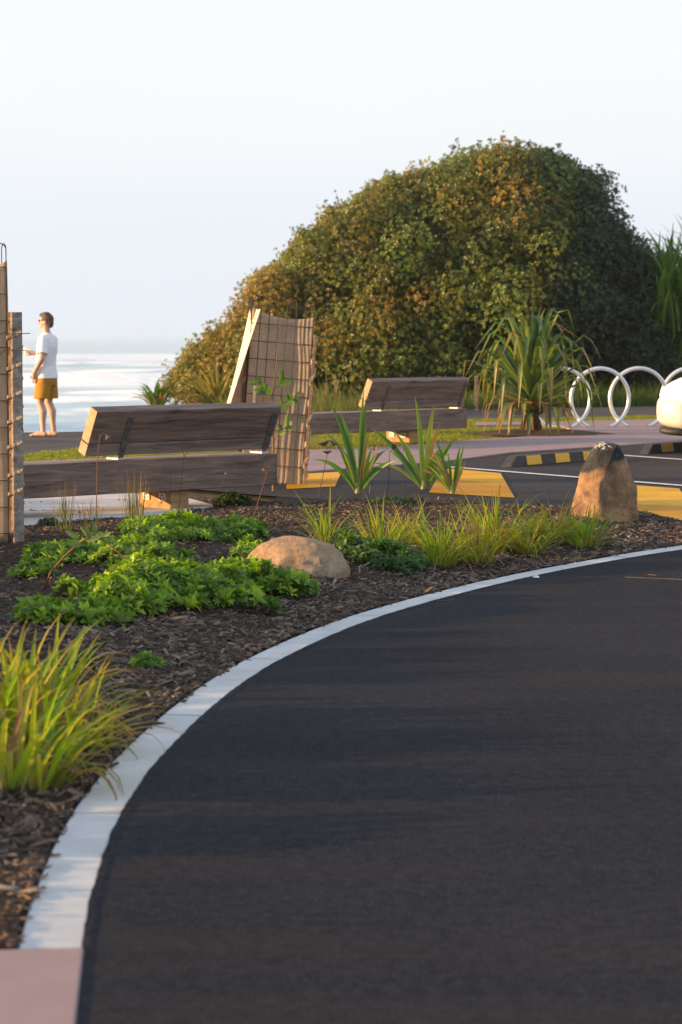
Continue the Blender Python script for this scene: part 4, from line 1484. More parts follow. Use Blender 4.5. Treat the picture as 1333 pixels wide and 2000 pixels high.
# ------------------------------------------------------------------ coastal scrub behind
DB = 53.0
def prof_z(py): return CAM_H - (py - 655) * DB / FPX
def prof_x(px): return (px - 666.5) / FPX * DB
TOPS = [(a_, b_ + 14) for a_, b_ in [(296, 800), (318, 752), (350, 712), (400, 655), (440, 612), (480, 582), (515, 560), (530, 525), (575, 470), (640, 405), (700, 372), (760, 345), (830, 305),
        (900, 283), (960, 268), (1020, 268), (1080, 275), (1110, 300), (1160, 335), (1190, 365), (1205, 395), (1240, 425), (1262, 470), (1285, 600), (1305, 720), (1318, 800)]]
def top_at(x):
    for (a, b), (c, d) in zip(TOPS, TOPS[1:]):
        xa, xc = prof_x(a), prof_x(c)
        if xa <= x <= xc:
            t = (x - xa) / (xc - xa)
            return prof_z(b) + (prof_z(d) - prof_z(b)) * t + 0.42 * fbm(x * 1.5, 5.0, 2.0, 4) * min(1, prof_z(b))
    return 0.0
RV, RF, RC = leaf_template(7, 1.0, 0.19, 0.75)
RC = RC * 0 + np.where(np.arange(len(RV))[:, None] % 5 == 2, 0.85, 1.0)

def shrub(name, label, xr, nl, y0, dmax, cols, seed, leaf=0.085, per=70, group="coastal shrubs on the headland", sky_gap=0.0):
    r_ = np.random.default_rng(seed)
    e = empty(name, ((xr[0] + xr[1]) / 2, y0, -0.03), 0, label, "shrub", group)
    ox, oy, oz = e.location
    pos, dirs, colr = [], [], []
    cols = np.array(cols)
    cents = []
    tries = 0
    while len(cents) < nl and tries < nl * 30:
        tries += 1
        x = r_.uniform(*xr)
        tp = top_at(x)
        if tp < 0.25: continue
        # taper towards both ends of this shrub so that each is a crown of its own
        th = r_.uniform(0.02, 0.62) * math.pi if r_.random() < 0.85 else r_.uniform(0.6, 1.0) * math.pi
        D = dmax * math.sqrt(max(0.12, tp / 6.0))
        sh = r_.uniform(0.80, 0.97) if r_.random() < 0.8 else r_.uniform(0.35, 0.8)
        sh *= min(1.1, 1 + 0.30 * fbm(x * 0.9, th * 2.4, seed * 1.7, 3))
        rad = r_.uniform(0.26, 0.78) * (0.55 + 0.45 * min(1, tp / 3))
        c = Vector((x, y0 - D * math.cos(th) * sh, max(rad * 0.4, tp * math.sin(th) ** 0.75 * sh)))
        if c.z + rad * 0.95 > tp: c.z = tp - rad * 0.95
        if c.z < 0.05: continue
        cents.append((c, rad))
    b = MB()
    for c, rad in cents:
        m = int(per * (rad / 0.5) ** 2)
        d = r_.normal(0, 1, (m, 3))
        d /= np.linalg.norm(d, axis=1, keepdims=True)
        flip = (d[:, 1] > 0.3) | (d[:, 2] < -0.5)
        d[flip] *= -1
        rr = rad * r_.uniform(0.55, 1.12, m) ** 0.7
        p = np.array(c)[None] + d * rr[:, None] * np.array([[1.0, 1.0, 0.9]])
        pos.append(p - np.array([[ox, oy, oz]]))
        dirs.append(d * 0.9 + r_.normal(0, 0.35, (m, 3)) + np.array([[0, 0, 0.35]]))
        tone = cols[r_.integers(0, len(cols))] * r_.uniform(0.45, 1.5)
        alt = cols[r_.integers(0, len(cols), m)]
        colr.append((0.6 * tone[None] + 0.4 * alt) * r_.uniform(0.7, 1.35, (m, 1)))
        if r_.random() < 0.5:
            root = Vector(((c.x - ox) * 0.55, (c.y - oy) * 0.2, 0))
            q = c - Vector((ox, oy, oz))
            midp = root.lerp(q, 0.5) + Vector((r_.normal(0, .2), r_.normal(0, .2), 0.1))
            b.tube([root, midp, q], [0.05, 0.035, 0.012], 5, (0.10, 0.07, 0.05))
    pos, dirs, colr = np.concatenate(pos), np.concatenate(dirs), np.concatenate(colr)
    # leafy sprigs reaching past the outline
    sp, sd_, sc2 = [], [], []
    for _ in range(int(nl * 0.8)):
        c, rad = cents[r_.integers(0, len(cents))]
        if c.z + rad * 1.2 < top_at(c.x) * 0.72 and r_.random() < 0.8: continue
        d = Vector((r_.normal(0, .45) - 0.25, r_.normal(0, .4) - 0.2, 1.0)).normalized()
        q0 = Vector(c) + d * rad * 0.8
        L = r_.uniform(0.1, 0.36)
        tone = cols[r_.integers(0, len(cols))]
        for j in range(r_.integers(5, 10)):
            t = r_.uniform(0.1, 1.0)
            q = q0 + d * L * t + Vector(tuple(r_.normal(0, 0.035, 3)))
            sp.append((q.x - ox, q.y - oy, q.z - oz)); sd_.append(tuple(d + Vector(tuple(r_.normal(0, .3, 3))))); sc2.append(tone * r_.uniform(0.8, 1.3))
        g0 = Vector((q0.x - ox, q0.y - oy, q0.z - oz))
        b.tube([g0 - d * 0.3, g0 + d * L], [0.008, 0.004], 4, (0.10, 0.07, 0.05))
    if sp:
        pos, dirs, colr = np.concatenate([pos, sp]), np.concatenate([dirs, sd_]), np.concatenate([colr, sc2])
    k = len(pos)
    o = scatter("crown", RV, RF, pos, rots(dirs, r_.uniform(0, 6.28, k)), leaf * r_.uniform(0.7, 1.35, k), M['shrubleaf'], e, colr, RC)
    o["kind"] = "stuff"
    b.build("trunk", M['dry'], e)
    return e
OLIVE = [(0.080, 0.125, 0.022), (0.11, 0.165, 0.028), (0.058, 0.092, 0.022), (0.16, 0.135, 0.03), (0.16, 0.20, 0.03)]
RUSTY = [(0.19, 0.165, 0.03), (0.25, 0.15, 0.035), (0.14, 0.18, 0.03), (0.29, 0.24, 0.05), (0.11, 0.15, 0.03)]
SHADED = [(0.035, 0.055, 0.024), (0.045, 0.065, 0.028), (0.03, 0.045, 0.022), (0.055, 0.07, 0.03)]  # leaves darkened to paint in the scrub's shaded right side
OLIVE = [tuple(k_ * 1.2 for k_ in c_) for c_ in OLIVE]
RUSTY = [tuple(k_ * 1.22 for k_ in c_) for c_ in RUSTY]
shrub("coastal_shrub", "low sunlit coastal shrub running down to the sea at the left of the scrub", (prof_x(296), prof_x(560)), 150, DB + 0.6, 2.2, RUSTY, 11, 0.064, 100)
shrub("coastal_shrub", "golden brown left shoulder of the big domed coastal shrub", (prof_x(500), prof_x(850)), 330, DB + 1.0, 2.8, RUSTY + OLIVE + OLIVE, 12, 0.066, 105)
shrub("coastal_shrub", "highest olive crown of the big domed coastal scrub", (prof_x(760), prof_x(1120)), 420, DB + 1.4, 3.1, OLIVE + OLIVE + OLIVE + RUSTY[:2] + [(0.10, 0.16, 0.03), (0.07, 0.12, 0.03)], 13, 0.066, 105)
shrub("coastal_shrub", "dark shaded right side of the domed coastal scrub, behind the pandanus", (prof_x(1020), prof_x(1318)), 330, DB + 1.6, 3.0, SHADED, 14, 0.07, 95)
# loose sprigs breaking the outline
r_ = np.random.default_rng(5)

# tall cane grass at the right
e = empty("cane_grass", (prof_x(1340) + 0.45, DB + 1.2, -0.03), 0, "tall green cane grass at the right edge behind the scrub", "grass")
b = MB()
for i in range(3800):
    x, y = r_.uniform(-1.6, 3.0), r_.uniform(-1.4, 2.0)
    hgt = (4.0 + 0.35 * math.sin(x * 2.1) + r_.uniform(-1.2, 0.35)) * (0.75 + 0.25 * min(1, (x + 1.6) / 1.0))
    z0 = r_.uniform(0.0, hgt * 0.78)
    az = r_.uniform(0, 6.28)
    pts = blade_path((x, y, z0), az, r_.uniform(0.03, 0.5), min(1.5, hgt - z0 + 0.2), r_.uniform(0.2, 1.5), 5)
    c = [(0.07, 0.15, 0.03), (0.11, 0.20, 0.035), (0.16, 0.24, 0.045)][r_.integers(0, 3)]
    b.blade(pts, [0.03, 0.038, 0.036, 0.028, 0.015, 0.002], None, [c] * 6, 0.3)
b.build("blades", M['grassblade'], e)["kind"] = "stuff"

# verge of longer grass along the far side of the coastal path
def blades_field(name, poly_px, n, h, cols, label, w=0.01, z0=0.0, parent=None, hvar=0.5, lean=0.25):
    P0 = [P(*q) for q in poly_px]
    xs = [p.x for p in P0]; ys = [p.y for p in P0]
    def inside(x, y):
        r = False
        j = len(P0) - 1
        for i in range(len(P0)):
            if (P0[i].y > y) != (P0[j].y > y) and x < (P0[j].x - P0[i].x) * (y - P0[i].y) / (P0[j].y - P0[i].y) + P0[i].x: r = not r
            j = i
        return r
    pos = []
    while len(pos) < n:
        x, y = rng.uniform(min(xs), max(xs)), rng.uniform(min(ys), max(ys))
        if inside(x, y): pos.append((x, y, z0))
    pos = np.array(pos)
    tv = np.array([(-1, 0, 0), (1, 0, 0), (0.75, 0.12, .5), (-0.75, 0.12, .5), (0.0, 0.45, 1.0), (0.05, 0.45, 1.0)], float)
    tv[:, 0] *= w / h
    tf = np.array([(0, 1, 2, 3), (3, 2, 5, 4)])
    zd = np.c_[rng.normal(0, lean, (n, 2)), np.ones(n)]
    clump = np.array([0.7 + 0.6 * fbm(p[0] * 0.9, p[1] * 0.9, 4) for p in pos])
    sc_ = h * (1 - hvar + hvar * rng.uniform(0, 1.3, n)) * np.clip(clump, 0.35, 1.5)
    cc = np.array(cols)[rng.integers(0, len(cols), n)] * rng.uniform(0.7, 1.3, (n, 1))
    o = scatter(name, tv, tf, pos, rots(zd, rng.uniform(0, 6.28, n)), sc_, M['grassblade'], parent, cc)
    return tag(o, label, "grass", None, "stuff")
blades_field("verge_grass", [(900, 797), (1333, 790), (1500, 788), (1500, 774), (1333, 776), (900, 781)], 15000, 0.62,
             [(0.05, 0.10, 0.025), (0.08, 0.14, 0.03), (0.14, 0.17, 0.04)], "long green verge grass between the coastal path and the scrub", 0.012, -0.03)
blades_field("verge_grass", [(430, 836), (900, 799), (900, 782), (430, 812)], 9000, 0.5,
             [(0.12, 0.13, 0.03), (0.08, 0.12, 0.03), (0.2, 0.16, 0.06)], "tawny verge grass at the foot of the scrub behind the farther bench", 0.012, -0.03)
LAWNC = [(0.14, 0.17, 0.025), (0.20, 0.21, 0.03), (0.25, 0.23, 0.04), (0.11, 0.14, 0.02)]
blades_field("lawn_blades", [(-40, 893), (45, 887), (165, 873), (300, 866), (300, 900), (-40, 915)], 12000, 0.045, LAWNC, "short sunlit lawn blades left of the nearer bench", 0.006, -0.012)
blades_field("lawn_blades", [(560, 850), (930, 819), (1100, 817), (1060, 826), (930, 827), (930, 833), (1060, 832), (1105, 836), (1120, 845), (930, 861), (790, 874), (560, 884)],
             26000, 0.045, LAWNC, "short sunlit lawn blades under the farther bench", 0.006, -0.012)
blades_field("lawn_blades", [(1100, 817), (1420, 808), (1420, 816), (1100, 826)], 7000, 0.05, LAWNC, "strip of sunlit lawn behind the bike hoops", 0.006, -0.012)

# strappy plants on the seaward slope, and marker stakes
for i, (px, py, d, h, lab) in enumerate([(306, 800, 50.5, 0.62, "spiky seaside plant at the left foot of the scrub"),
                                         (424, 800, 51.0, 1.2, "yellow-leaved spiky plant in front of the low sunlit shrub")]):
    x = (px - 666.5) / FPX * d
    tussock((x, d, -0.1 if i else 0.0), 60, h, 1.2, lab, "spiky_plant", "plant", "spiky plants by the scrub", w=0.035, seed=300 + i, dry=0.15 if i == 0 else 0.3,
            rad=0.15, droop=(0.5, 1.9), cols=[(0.08, 0.17, 0.03), (0.05, 0.12, 0.025)] if i == 0 else [(0.26, 0.23, 0.04), (0.14, 0.16, 0.03), (0.3, 0.22, 0.05)])
for i, (px, py, hh) in enumerate([(637, 803, 0.55), (657, 802, 0.6), (903, 800, 0.62), (931, 800, 0.66)]):
    p = P(px, py)
    b = MB()
    b.box((-0.035, -0.035, -0.1), (0.035, 0.035, hh))
    o = b.build("marker_stake", M['stake'], None, bevel=0.006)
    o.location = p
    tag(o, ["short wooden marker stake left of the farther bench, the left one of the pair", "short wooden marker stake left of the farther bench, the right one of the pair",
            "short wooden marker stake just left of the farther bench's right end", "short wooden marker stake between the farther bench and the pandanus"][i], "stake", "marker stakes along the scrub")
b = MB()
b.box((-0.09, -0.09, -0.1), (0.09, 0.09, 3.0))
o = b.build("weathered_post", M['stake'], None, bevel=0.01)
o.location = ((519 - 666.5) / FPX * 57, 57, -0.03)
tag(o, "weathered brown post rising from the scrub above the burlap guard", "post")

# ------------------------------------------------------------------ pandanus
pp = P(1040, 852)
pan = empty("pandanus", (pp.x, pp.y + 0.25, 0.0), 0, "young pandanus with drooping folded leaves beside the footpath", "pandanus")
b = MB()
for k in range(9):
    a = k * 0.698
    b.tube([(0.03 * math.cos(a), 0.03 * math.sin(a), 0.42), (0.12 * math.cos(a), 0.12 * math.sin(a), 0.2), (0.17 * math.cos(a), 0.17 * math.sin(a), -0.05)], [0.03, 0.022, 0.02], 6, (0.16, 0.09, 0.05))
b.tube([(0, 0, -0.05), (0.01, 0, 0.3), (0.0, 0, 0.75), (0, 0, 1.05)], [0.12, 0.10, 0.10, 0.05], 10, (0.17, 0.09, 0.045))
b.build("trunk", M['dry'], pan, True)
rd = random.Random(42)
PG = [(0.055, 0.12, 0.04), (0.08, 0.15, 0.04), (0.12, 0.18, 0.04), (0.20, 0.23, 0.05), (0.05, 0.11, 0.045)]
NP = 112
for i in range(NP):
    f = i / (NP - 1)
    az = i * 2.39996 + rd.uniform(-.2, .2)
    z0 = 0.26 + 0.66 * f
    if f < 0.30:            # dead skirt hanging to the ground
        a0, L, kk, kd = rd.uniform(1.0, 1.45), rd.uniform(0.75, 1.15), rd.uniform(0.35, 0.6), rd.uniform(1.3, 1.6)
        dry_ = rd.random() < 0.75
    elif f < 0.85:
        a0, L = 1.02 - 0.82 * (f - 0.3) / 0.55 + rd.uniform(-.15, .18), rd.uniform(1.15, 1.6)
        kk, kd = rd.uniform(0.48, 0.70), rd.uniform(1.6, 2.4)
        dry_ = rd.random() < 0.10
    else:
        a0, L, kk, kd = rd.uniform(0.02, 0.28), rd.uniform(0.75, 1.05), rd.uniform(0.6, 0.95), rd.uniform(0.2, 1.2)
        dry_ = False
    pts = [Vector((0.06 * math.cos(az), 0.06 * math.sin(az), z0))]
    h = Vector((math.cos(az), math.sin(az), 0))
    nseg = 12
    sway = rd.uniform(-.25, .25)
    for s in range(nseg):
        t = (s + .5) / nseg
        a = a0 + 0.25 * t
        if t > kk: a = min(a0 + 0.25 * t + kd * min(1, (t - kk) / 0.10), 2.98)
        hh = Matrix.Rotation(sway * t, 3, 'Z') @ h
        q = pts[-1] + (hh * math.sin(a) + Vector((0, 0, 1)) * math.cos(a)) * (L / nseg)
        q.z = max(q.z, 0.025)
        pts.append(q)
    w0 = rd.uniform(0.042, 0.060) * (0.75 if dry_ else 1)
    wid = [w0 * (1.0 if s < 5 else max(0.06, 1 - ((s - 5) / (nseg - 5)) ** 1.3)) for s in range(nseg + 1)]
    c = rd.choice(PG)
    if dry_: c = mixc((0.30, 0.19, 0.09), (0.18, 0.10, 0.05), rd.random())
    tipc = mixc(c, (0.26, 0.15, 0.06), 0.75 if f < 0.6 else 0.2)
    cc = [mixc(c, tipc, max(0, (s / nseg - 0.55) / 0.45)) for s in range(nseg + 1)]
    q = MB()
    q.blade(pts, wid, None, cc, 0.45)
    q.build("leaf", M['strap'], pan, True)
# ring of soil and leaf litter at its foot
b = MB()
for k in range(40):
    a = 2 * math.pi * k / 40
    rr = 1.0 + 0.12 * math.sin(3 * a) + 0.06 * math.sin(7 * a)
    b.v.append((rr * 1.05 * math.cos(a), rr * 0.55 * math.sin(a), 0.0))
for k in range(40):
    a = 2 * math.pi * k / 40
    b.v.append((0.5 * math.cos(a), 0.3 * math.sin(a), 0.055 + 0.012 * math.sin(5 * a)))
b.v.append((0, 0, 0.07))
for k in range(40):
    k2 = (k + 1) % 40
    b.f += [(k, k2, 40 + k2, 40 + k), (40 + k, 40 + k2, 80)]
sm = b.build("soil_mound", M['soil'], None, True)
sm.location = (pp.x + 0.1, pp.y + 0.2, 0.022)
tag(sm, kind="structure")

# ------------------------------------------------------------------ the man looking out to sea
M['skin'] = simple("skin", [(0.3, (0.50, 0.28, 0.20)), (0.7, (0.58, 0.34, 0.25))], 9, 4, 0.55, 0.05, 0.003)
M['shirt'] = simple("white_cotton", [(0.3, (0.74, 0.75, 0.78)), (0.7, (0.82, 0.83, 0.85))], 7, 4, 0.9, 0.25, 0.02)
M['shorts'] = simple("mustard_cotton", [(0.3, (0.34, 0.155, 0.010)), (0.7, (0.42, 0.20, 0.015))], 8, 4, 0.85, 0.25, 0.02)
M['hair'] = simple("brown_hair", [(0.3, (0.045, 0.026, 0.015)), (0.7, (0.10, 0.06, 0.035))], 60, 4, 0.6, 0.5, 0.01, stretch=(1, 1, 0.3))
M['glasses'] = simple("dark_lens", [(0.3, (0.012, 0.01, 0.01)), (0.7, (0.02, 0.016, 0.015))], 5, 2, 0.15, 0)
M['cup_white'] = simple("paper_cup", [(0.3, (0.70, 0.74, 0.70)), (0.7, (0.78, 0.80, 0.77))], 9, 3, 0.6, 0)
M['cup_mint'] = simple("mint_sleeve", [(0.3, (0.36, 0.62, 0.45)), (0.7, (0.42, 0.68, 0.50))], 9, 3, 0.7, 0)

def ball(b, c, r, seg=16, M4=None):
    c = Vector(c)
    r = (r, r, r) if not isinstance(r, (tuple, list)) else r
    vs, fs = [], []
    nr = seg // 2
    vs.append((0, 0, 1))
    for i in range(1, nr):
        for k in range(seg):
            t, a = math.pi * i / nr, 2 * math.pi * k / seg
            vs.append((math.sin(t) * math.cos(a), math.sin(t) * math.sin(a), math.cos(t)))
    vs.append((0, 0, -1))
    for k in range(seg):
        fs.append((0, 1 + k, 1 + (k + 1) % seg))
        fs.append((len(vs) - 1, 1 + (nr - 2) * seg + (k + 1) % seg, 1 + (nr - 2) * seg + k))
    for i in range(nr - 2):
        for k in range(seg):
            a, c2 = 1 + i * seg + k, 1 + i * seg + (k + 1) % seg
            fs.append((a, a + seg, c2 + seg, c2))
    out = []
    for v in vs:
        q = Vector((v[0] * r[0], v[1] * r[1], v[2] * r[2]))
        if M4 is not None: q = M4 @ q
        out.append(q + c)
    b.add(out, fs)

def limb(b, pts, rs, n=14, flat=(1.0, 1.0)):
    """Tapered limb with round ends."""
    b.tube(pts, rs, n)
    for p, r in zip(pts, rs):
        ball(b, p, r * 0.995, 12)

def lofted(b, rings, n=28):
    """rings: (centre x, y, z, half depth, half width); closed stack of ellipses."""
    vs, fs = [], []
    for (cx_, cy_, z, rx, ry) in rings:
        for k in range(n):
            a = 2 * math.pi * k / n
            vs.append((cx_ + rx * math.cos(a), cy_ + ry * math.sin(a), z))
    for i in range(len(rings) - 1):
        for k in range(n):
            k2 = (k + 1) % n
            fs.append((i * n + k, i * n + k2, (i + 1) * n + k2, (i + 1) * n + k))
    fs.append(tuple(range(n - 1, -1, -1)))
    fs.append(tuple((len(rings) - 1) * n + k for k in range(n)))
    b.add(vs, fs)

def remeshed(o, vox, it=4):
    md = o.modifiers.new("Remesh", 'REMESH')
    md.mode = 'VOXEL'
    md.voxel_size = vox
    md.use_smooth_shade = True
    s_ = o.modifiers.new("Smooth", 'SMOOTH')
    s_.factor = 0.5
    s_.iterations = it
    return o

mp_ = P(93, 850)
person = empty("person", (mp_.x, mp_.y, -0.018), R(163), "barefoot person in white T-shirt and mustard shorts holding a cup, looking out to sea", "person")
b = MB()
# legs (local: +x forward, +y the side towards the camera)
for sy, fx in ((1, 0.05), (-1, -0.03)):
    hip, knee, ank = Vector((0.0, 0.09 * sy, 0.90)), Vector((0.035 + fx * 0.6, 0.095 * sy, 0.49)), Vector((-0.03 + fx, 0.10 * sy, 0.085))
    calf = knee.lerp(ank, 0.30) + Vector((-0.03, 0, 0))
    limb(b, [hip, hip.lerp(knee, 0.5) + Vector((0.01, 0, 0)), knee, calf, knee.lerp(ank, 0.68) + Vector((-0.008, 0, 0)), ank], [0.088, 0.078, 0.058, 0.060, 0.042, 0.036])
    limb(b, [ank + Vector((-0.03, 0, -0.045)), ank + Vector((0.06, 0, -0.04)), ank + Vector((0.15, 0.008 * sy, -0.06)), ank + Vector((0.195, 0.012 * sy, -0.067))], [0.036, 0.038, 0.026, 0.017])
    for t in range(5):
        yy = (t - 2) * 0.016
        limb(b, [ank + Vector((0.165, yy + 0.008 * sy, -0.068)), ank + Vector((0.205 - 0.006 * abs(t - 1 if sy > 0 else t - 3), yy + 0.01 * sy, -0.072))], [0.012, 0.009], 8)
# trunk, neck, head
lofted(b, [(0.0, 0, 0.82, 0.10, 0.15), (0.0, 0, 0.92, 0.115, 0.165), (0.015, 0, 1.05, 0.11, 0.15), (0.01, 0, 1.2, 0.118, 0.165), (-0.01, 0, 1.34, 0.115, 0.18), (-0.02, 0, 1.43, 0.085, 0.15), (-0.015, 0, 1.49, 0.055, 0.07)])
limb(b, [(-0.02, 0, 1.44), (0.0, 0, 1.53), (0.01, 0, 1.60)], [0.062, 0.056, 0.055])
ball(b, (0.005, 0, 1.685), (0.098, 0.076, 0.098))
ball(b, (0.035, 0, 1.635), (0.066, 0.056, 0.072))
ball(b, (0.070, 0, 1.592), (0.030, 0.034, 0.026))
limb(b, [(0.094, 0, 1.685), (0.118, 0, 1.648)], [0.011, 0.016], 8)
ball(b, (0.094, 0, 1.618), (0.014, 0.022, 0.007))
ball(b, (0.094, 0, 1.606), (0.014, 0.020, 0.008))
ball(b, (0.082, 0, 1.705), (0.02, 0.055, 0.012))
for sy in (1, -1):
    ball(b, (-0.008, 0.076 * sy, 1.655), (0.022, 0.012, 0.034))
# near arm, hand in the pocket
sh, el_, wr = Vector((-0.02, 0.185, 1.40)), Vector((-0.04, 0.265, 1.13)), Vector((0.10, 0.215, 0.935))
limb(b, [sh, sh.lerp(el_, .5), el_, el_.lerp(wr, .35), wr], [0.058, 0.050, 0.042, 0.043, 0.030])
limb(b, [wr, wr + Vector((0.018, -0.025, -0.06))], [0.032, 0.036])
for t in range(4):
    q0 = wr + Vector((-0.008 + 0.016 * t, -0.035, -0.085))
    limb(b, [q0, q0 + Vector((0.01, -0.005, -0.045)), q0 + Vector((0.006, -0.012, -0.075))], [0.010, 0.009, 0.008], 8)
limb(b, [wr + Vector((0.035, -0.01, -0.03)), wr + Vector((0.062, -0.004, -0.065)), wr + Vector((0.062, -0.01, -0.09))], [0.012, 0.011, 0.009], 8)
# far arm, raised with the cup
sh, el_, wr = Vector((-0.01, -0.185, 1.40)), Vector((0.03, -0.25, 1.14)), Vector((0.235, -0.13, 1.205))
limb(b, [sh, sh.lerp(el_, .5), el_, el_.lerp(wr, .35), wr], [0.058, 0.050, 0.042, 0.043, 0.030])
limb(b, [wr, wr + Vector((0.06, 0.02, 0.01))], [0.030, 0.034])
cupc = wr + Vector((0.115, 0.055, 0.02))
for t in range(4):
    zz = -0.032 + 0.020 * t
    q0 = wr + Vector((0.075, 0.0, zz + 0.01))
    limb(b, [q0, q0 + Vector((0.045, -0.002, 0.0)), q0 + Vector((0.078, 0.03, 0.0)), q0 + Vector((0.082, 0.055, 0.0))], [0.0105, 0.010, 0.009, 0.008], 8)
limb(b, [wr + Vector((0.045, 0.04, 0.025)), wr + Vector((0.07, 0.085, 0.03)), wr + Vector((0.10, 0.105, 0.03))], [0.0125, 0.011, 0.009], 8)
body = remeshed(b.build("body", M['skin'], person, True), 0.0065)
# hair
b = MB()
ball(b, (-0.008, 0, 1.705), (0.106, 0.083, 0.088), 24)
ball(b, (0.045, 0, 1.762), (0.062, 0.060, 0.036), 20)
ball(b, (0.0, 0.01, 1.778), (0.07, 0.055, 0.030), 20)
ball(b, (-0.068, 0, 1.65), (0.040, 0.066, 0.075), 20)
o = b.build("hair", M['hair'], person, True)
# keep the face clear: cut the front of the cap away
cut = MB()
cut.box((0.052, -0.2, 1.5), (0.3, 0.2, 1.735))
cut.box((0.005, -0.2, 1.5), (0.3, 0.2, 1.672))
co = cut.build("hair_cut", M['hair'], person)
dg = bpy.context.evaluated_depsgraph_get()
md = o.modifiers.new("Remesh", 'REMESH'); md.mode = 'VOXEL'; md.voxel_size = 0.006
bo = o.modifiers.new("Cut", 'BOOLEAN'); bo.operation = 'DIFFERENCE'; bo.object = co; bo.solver = 'EXACT'; bo.use_self = True
dg.update()
me2 = bpy.data.meshes.new_from_object(o.evaluated_get(bpy.context.evaluated_depsgraph_get()))
o.modifiers.clear()
o.data = me2
for p_ in o.data.polygons: p_.use_smooth = True
bpy.data.objects.remove(co)
# T-shirt
b = MB()
lofted(b, [(0.000, 0, 0.845, 0.158, 0.208), (0.006, 0, 0.92, 0.150, 0.20), (0.012, 0, 1.02, 0.136, 0.178), (0.008, 0, 1.15, 0.140, 0.184), (-0.008, 0, 1.30, 0.138, 0.196), (-0.015, 0, 1.38, 0.118, 0.185),
            (-0.018, 0, 1.44, 0.092, 0.140), (-0.014, 0, 1.49, 0.070, 0.080), (-0.008, 0, 1.505, 0.066, 0.070)])
for sy, elb in ((1, Vector((-0.035, 0.255, 1.12))), (-1, Vector((0.03, -0.25, 1.14)))):
    sh = Vector((-0.018, 0.165 * sy, 1.40))
    b.tube([sh - Vector((0, 0.06 * sy, -0.02)), sh, sh.lerp(elb, .45), sh.lerp(elb, .72)], [0.075, 0.080, 0.080, 0.084], 16)
    ball(b, sh, 0.079)
sh_o = remeshed(b.build("shirt", M['shirt'], person, True), 0.007, 5)
# shorts
b = MB()
lofted(b, [(0.006, 0, 0.955, 0.128, 0.172), (0.004, 0, 0.88, 0.140, 0.186), (0.0, 0, 0.80, 0.146, 0.194), (0, 0, 0.74, 0.13, 0.17)])
for sy, fx in ((1, 0.03), (-1, -0.02)):
    lofted(b, [(0.0, 0.085 * sy, 0.86, 0.12, 0.10), (0.008 + fx * 0.4, 0.093 * sy, 0.72, 0.122, 0.098), (0.012 + fx * 0.8, 0.098 * sy, 0.60, 0.122, 0.098), (0.014 + fx, 0.10 * sy, 0.55, 0.122, 0.098)])
remeshed(b.build("shorts", M['shorts'], person, True), 0.007, 4)
# sunglasses
b = MB()
for sy in (1, -1):
    ball(b, (0.098, 0.030 * sy, 1.682), (0.008, 0.027, 0.019), 16)
    b.tube([(0.094, 0.056 * sy, 1.688), (0.05, 0.079 * sy, 1.688), (-0.01, 0.082 * sy, 1.682)], 0.004, 6)
b.tube([(0.103, 0.014, 1.687), (0.103, -0.014, 1.687)], 0.004, 6)
b.build("sunglasses", M['glasses'], person, True)
# the cup in the hand
Rp = Matrix.Rotation(R(163), 3, 'Z')
cw = Rp @ cupc + Vector(person.location)
cup = empty("drink_cup", (cw.x, cw.y, cw.z - 0.055), 0, "pale mint drink cup held up by the person in the white T-shirt", "cup")
b = MB(); b.tube([(0, 0, 0), (0, 0, 0.115)], [0.030, 0.042], 20); b.build("cup_body", M['cup_white'], cup, True)
b = MB(); b.tube([(0, 0, 0.03), (0, 0, 0.08)], [0.0348, 0.0398], 20, caps=False); b.build("sleeve", M['cup_mint'], cup, True)
b = MB(); b.tube([(0, 0, 0.112), (0, 0, 0.117), (0, 0, 0.124)], [0.044, 0.045, 0.038], 20); b.build("lid", M['cup_white'], cup, True)

# ------------------------------------------------------------------ the white car at the right edge
def paint_mat():
    m, nt, bs, out = mat_new("white_car_paint")
    v = coords(nt)
    n_ = noise(nt, v, 3, 3)
    r = ramp(nt, [(0.3, (0.70, 0.71, 0.72)), (0.7, (0.76, 0.77, 0.78))])
    nt.links.new(n_.outputs["Fac"], r.inputs["Fac"])
    nt.links.new(r.outputs[0], bs.inputs["Base Color"])
    bs.inputs["Roughness"].default_value = 0.35
    bs.inputs["Coat Weight"].default_value = 1.0
    bs.inputs["Coat Roughness"].default_value = 0.05
    return m
M['carpaint'] = paint_mat()
M['trim'] = simple("black_trim", [(0.3, (0.015, 0.015, 0.016)), (0.7, (0.03, 0.03, 0.03))], 20, 3, 0.6, 0.1, 0.003)
M['carglass'] = simple("tinted_glass", [(0.3, (0.01, 0.012, 0.014)), (0.7, (0.015, 0.017, 0.02))], 3, 2, 0.05, 0)
M['lamp'] = simple("headlight_lens", [(0.3, (0.45, 0.46, 0.48)), (0.7, (0.6, 0.61, 0.63))], 12, 3, 0.1, 0, metal=0.3)
M['tyre'] = simple("tyre_rubber", [(0.3, (0.015, 0.015, 0.015)), (0.7, (0.03, 0.03, 0.03))], 30, 3, 0.85, 0.1, 0.003)
M['bumper'] = simple("silver_bumper", [(0.3, (0.56, 0.53, 0.48)), (0.7, (0.62, 0.59, 0.54))], 8, 3, 0.45, 0.0)
pc = P(1287, 889)
car_dir = Vector((math.sin(wa), -math.cos(wa), 0))    # from nose to tail: square to the wheel stop
car = empty("parked_car", (pc.x - 0.03, pc.y + 0.10, 0.004), math.atan2(car_dir.y, car_dir.x), "white parked car whose nose juts in at the right edge", "car")
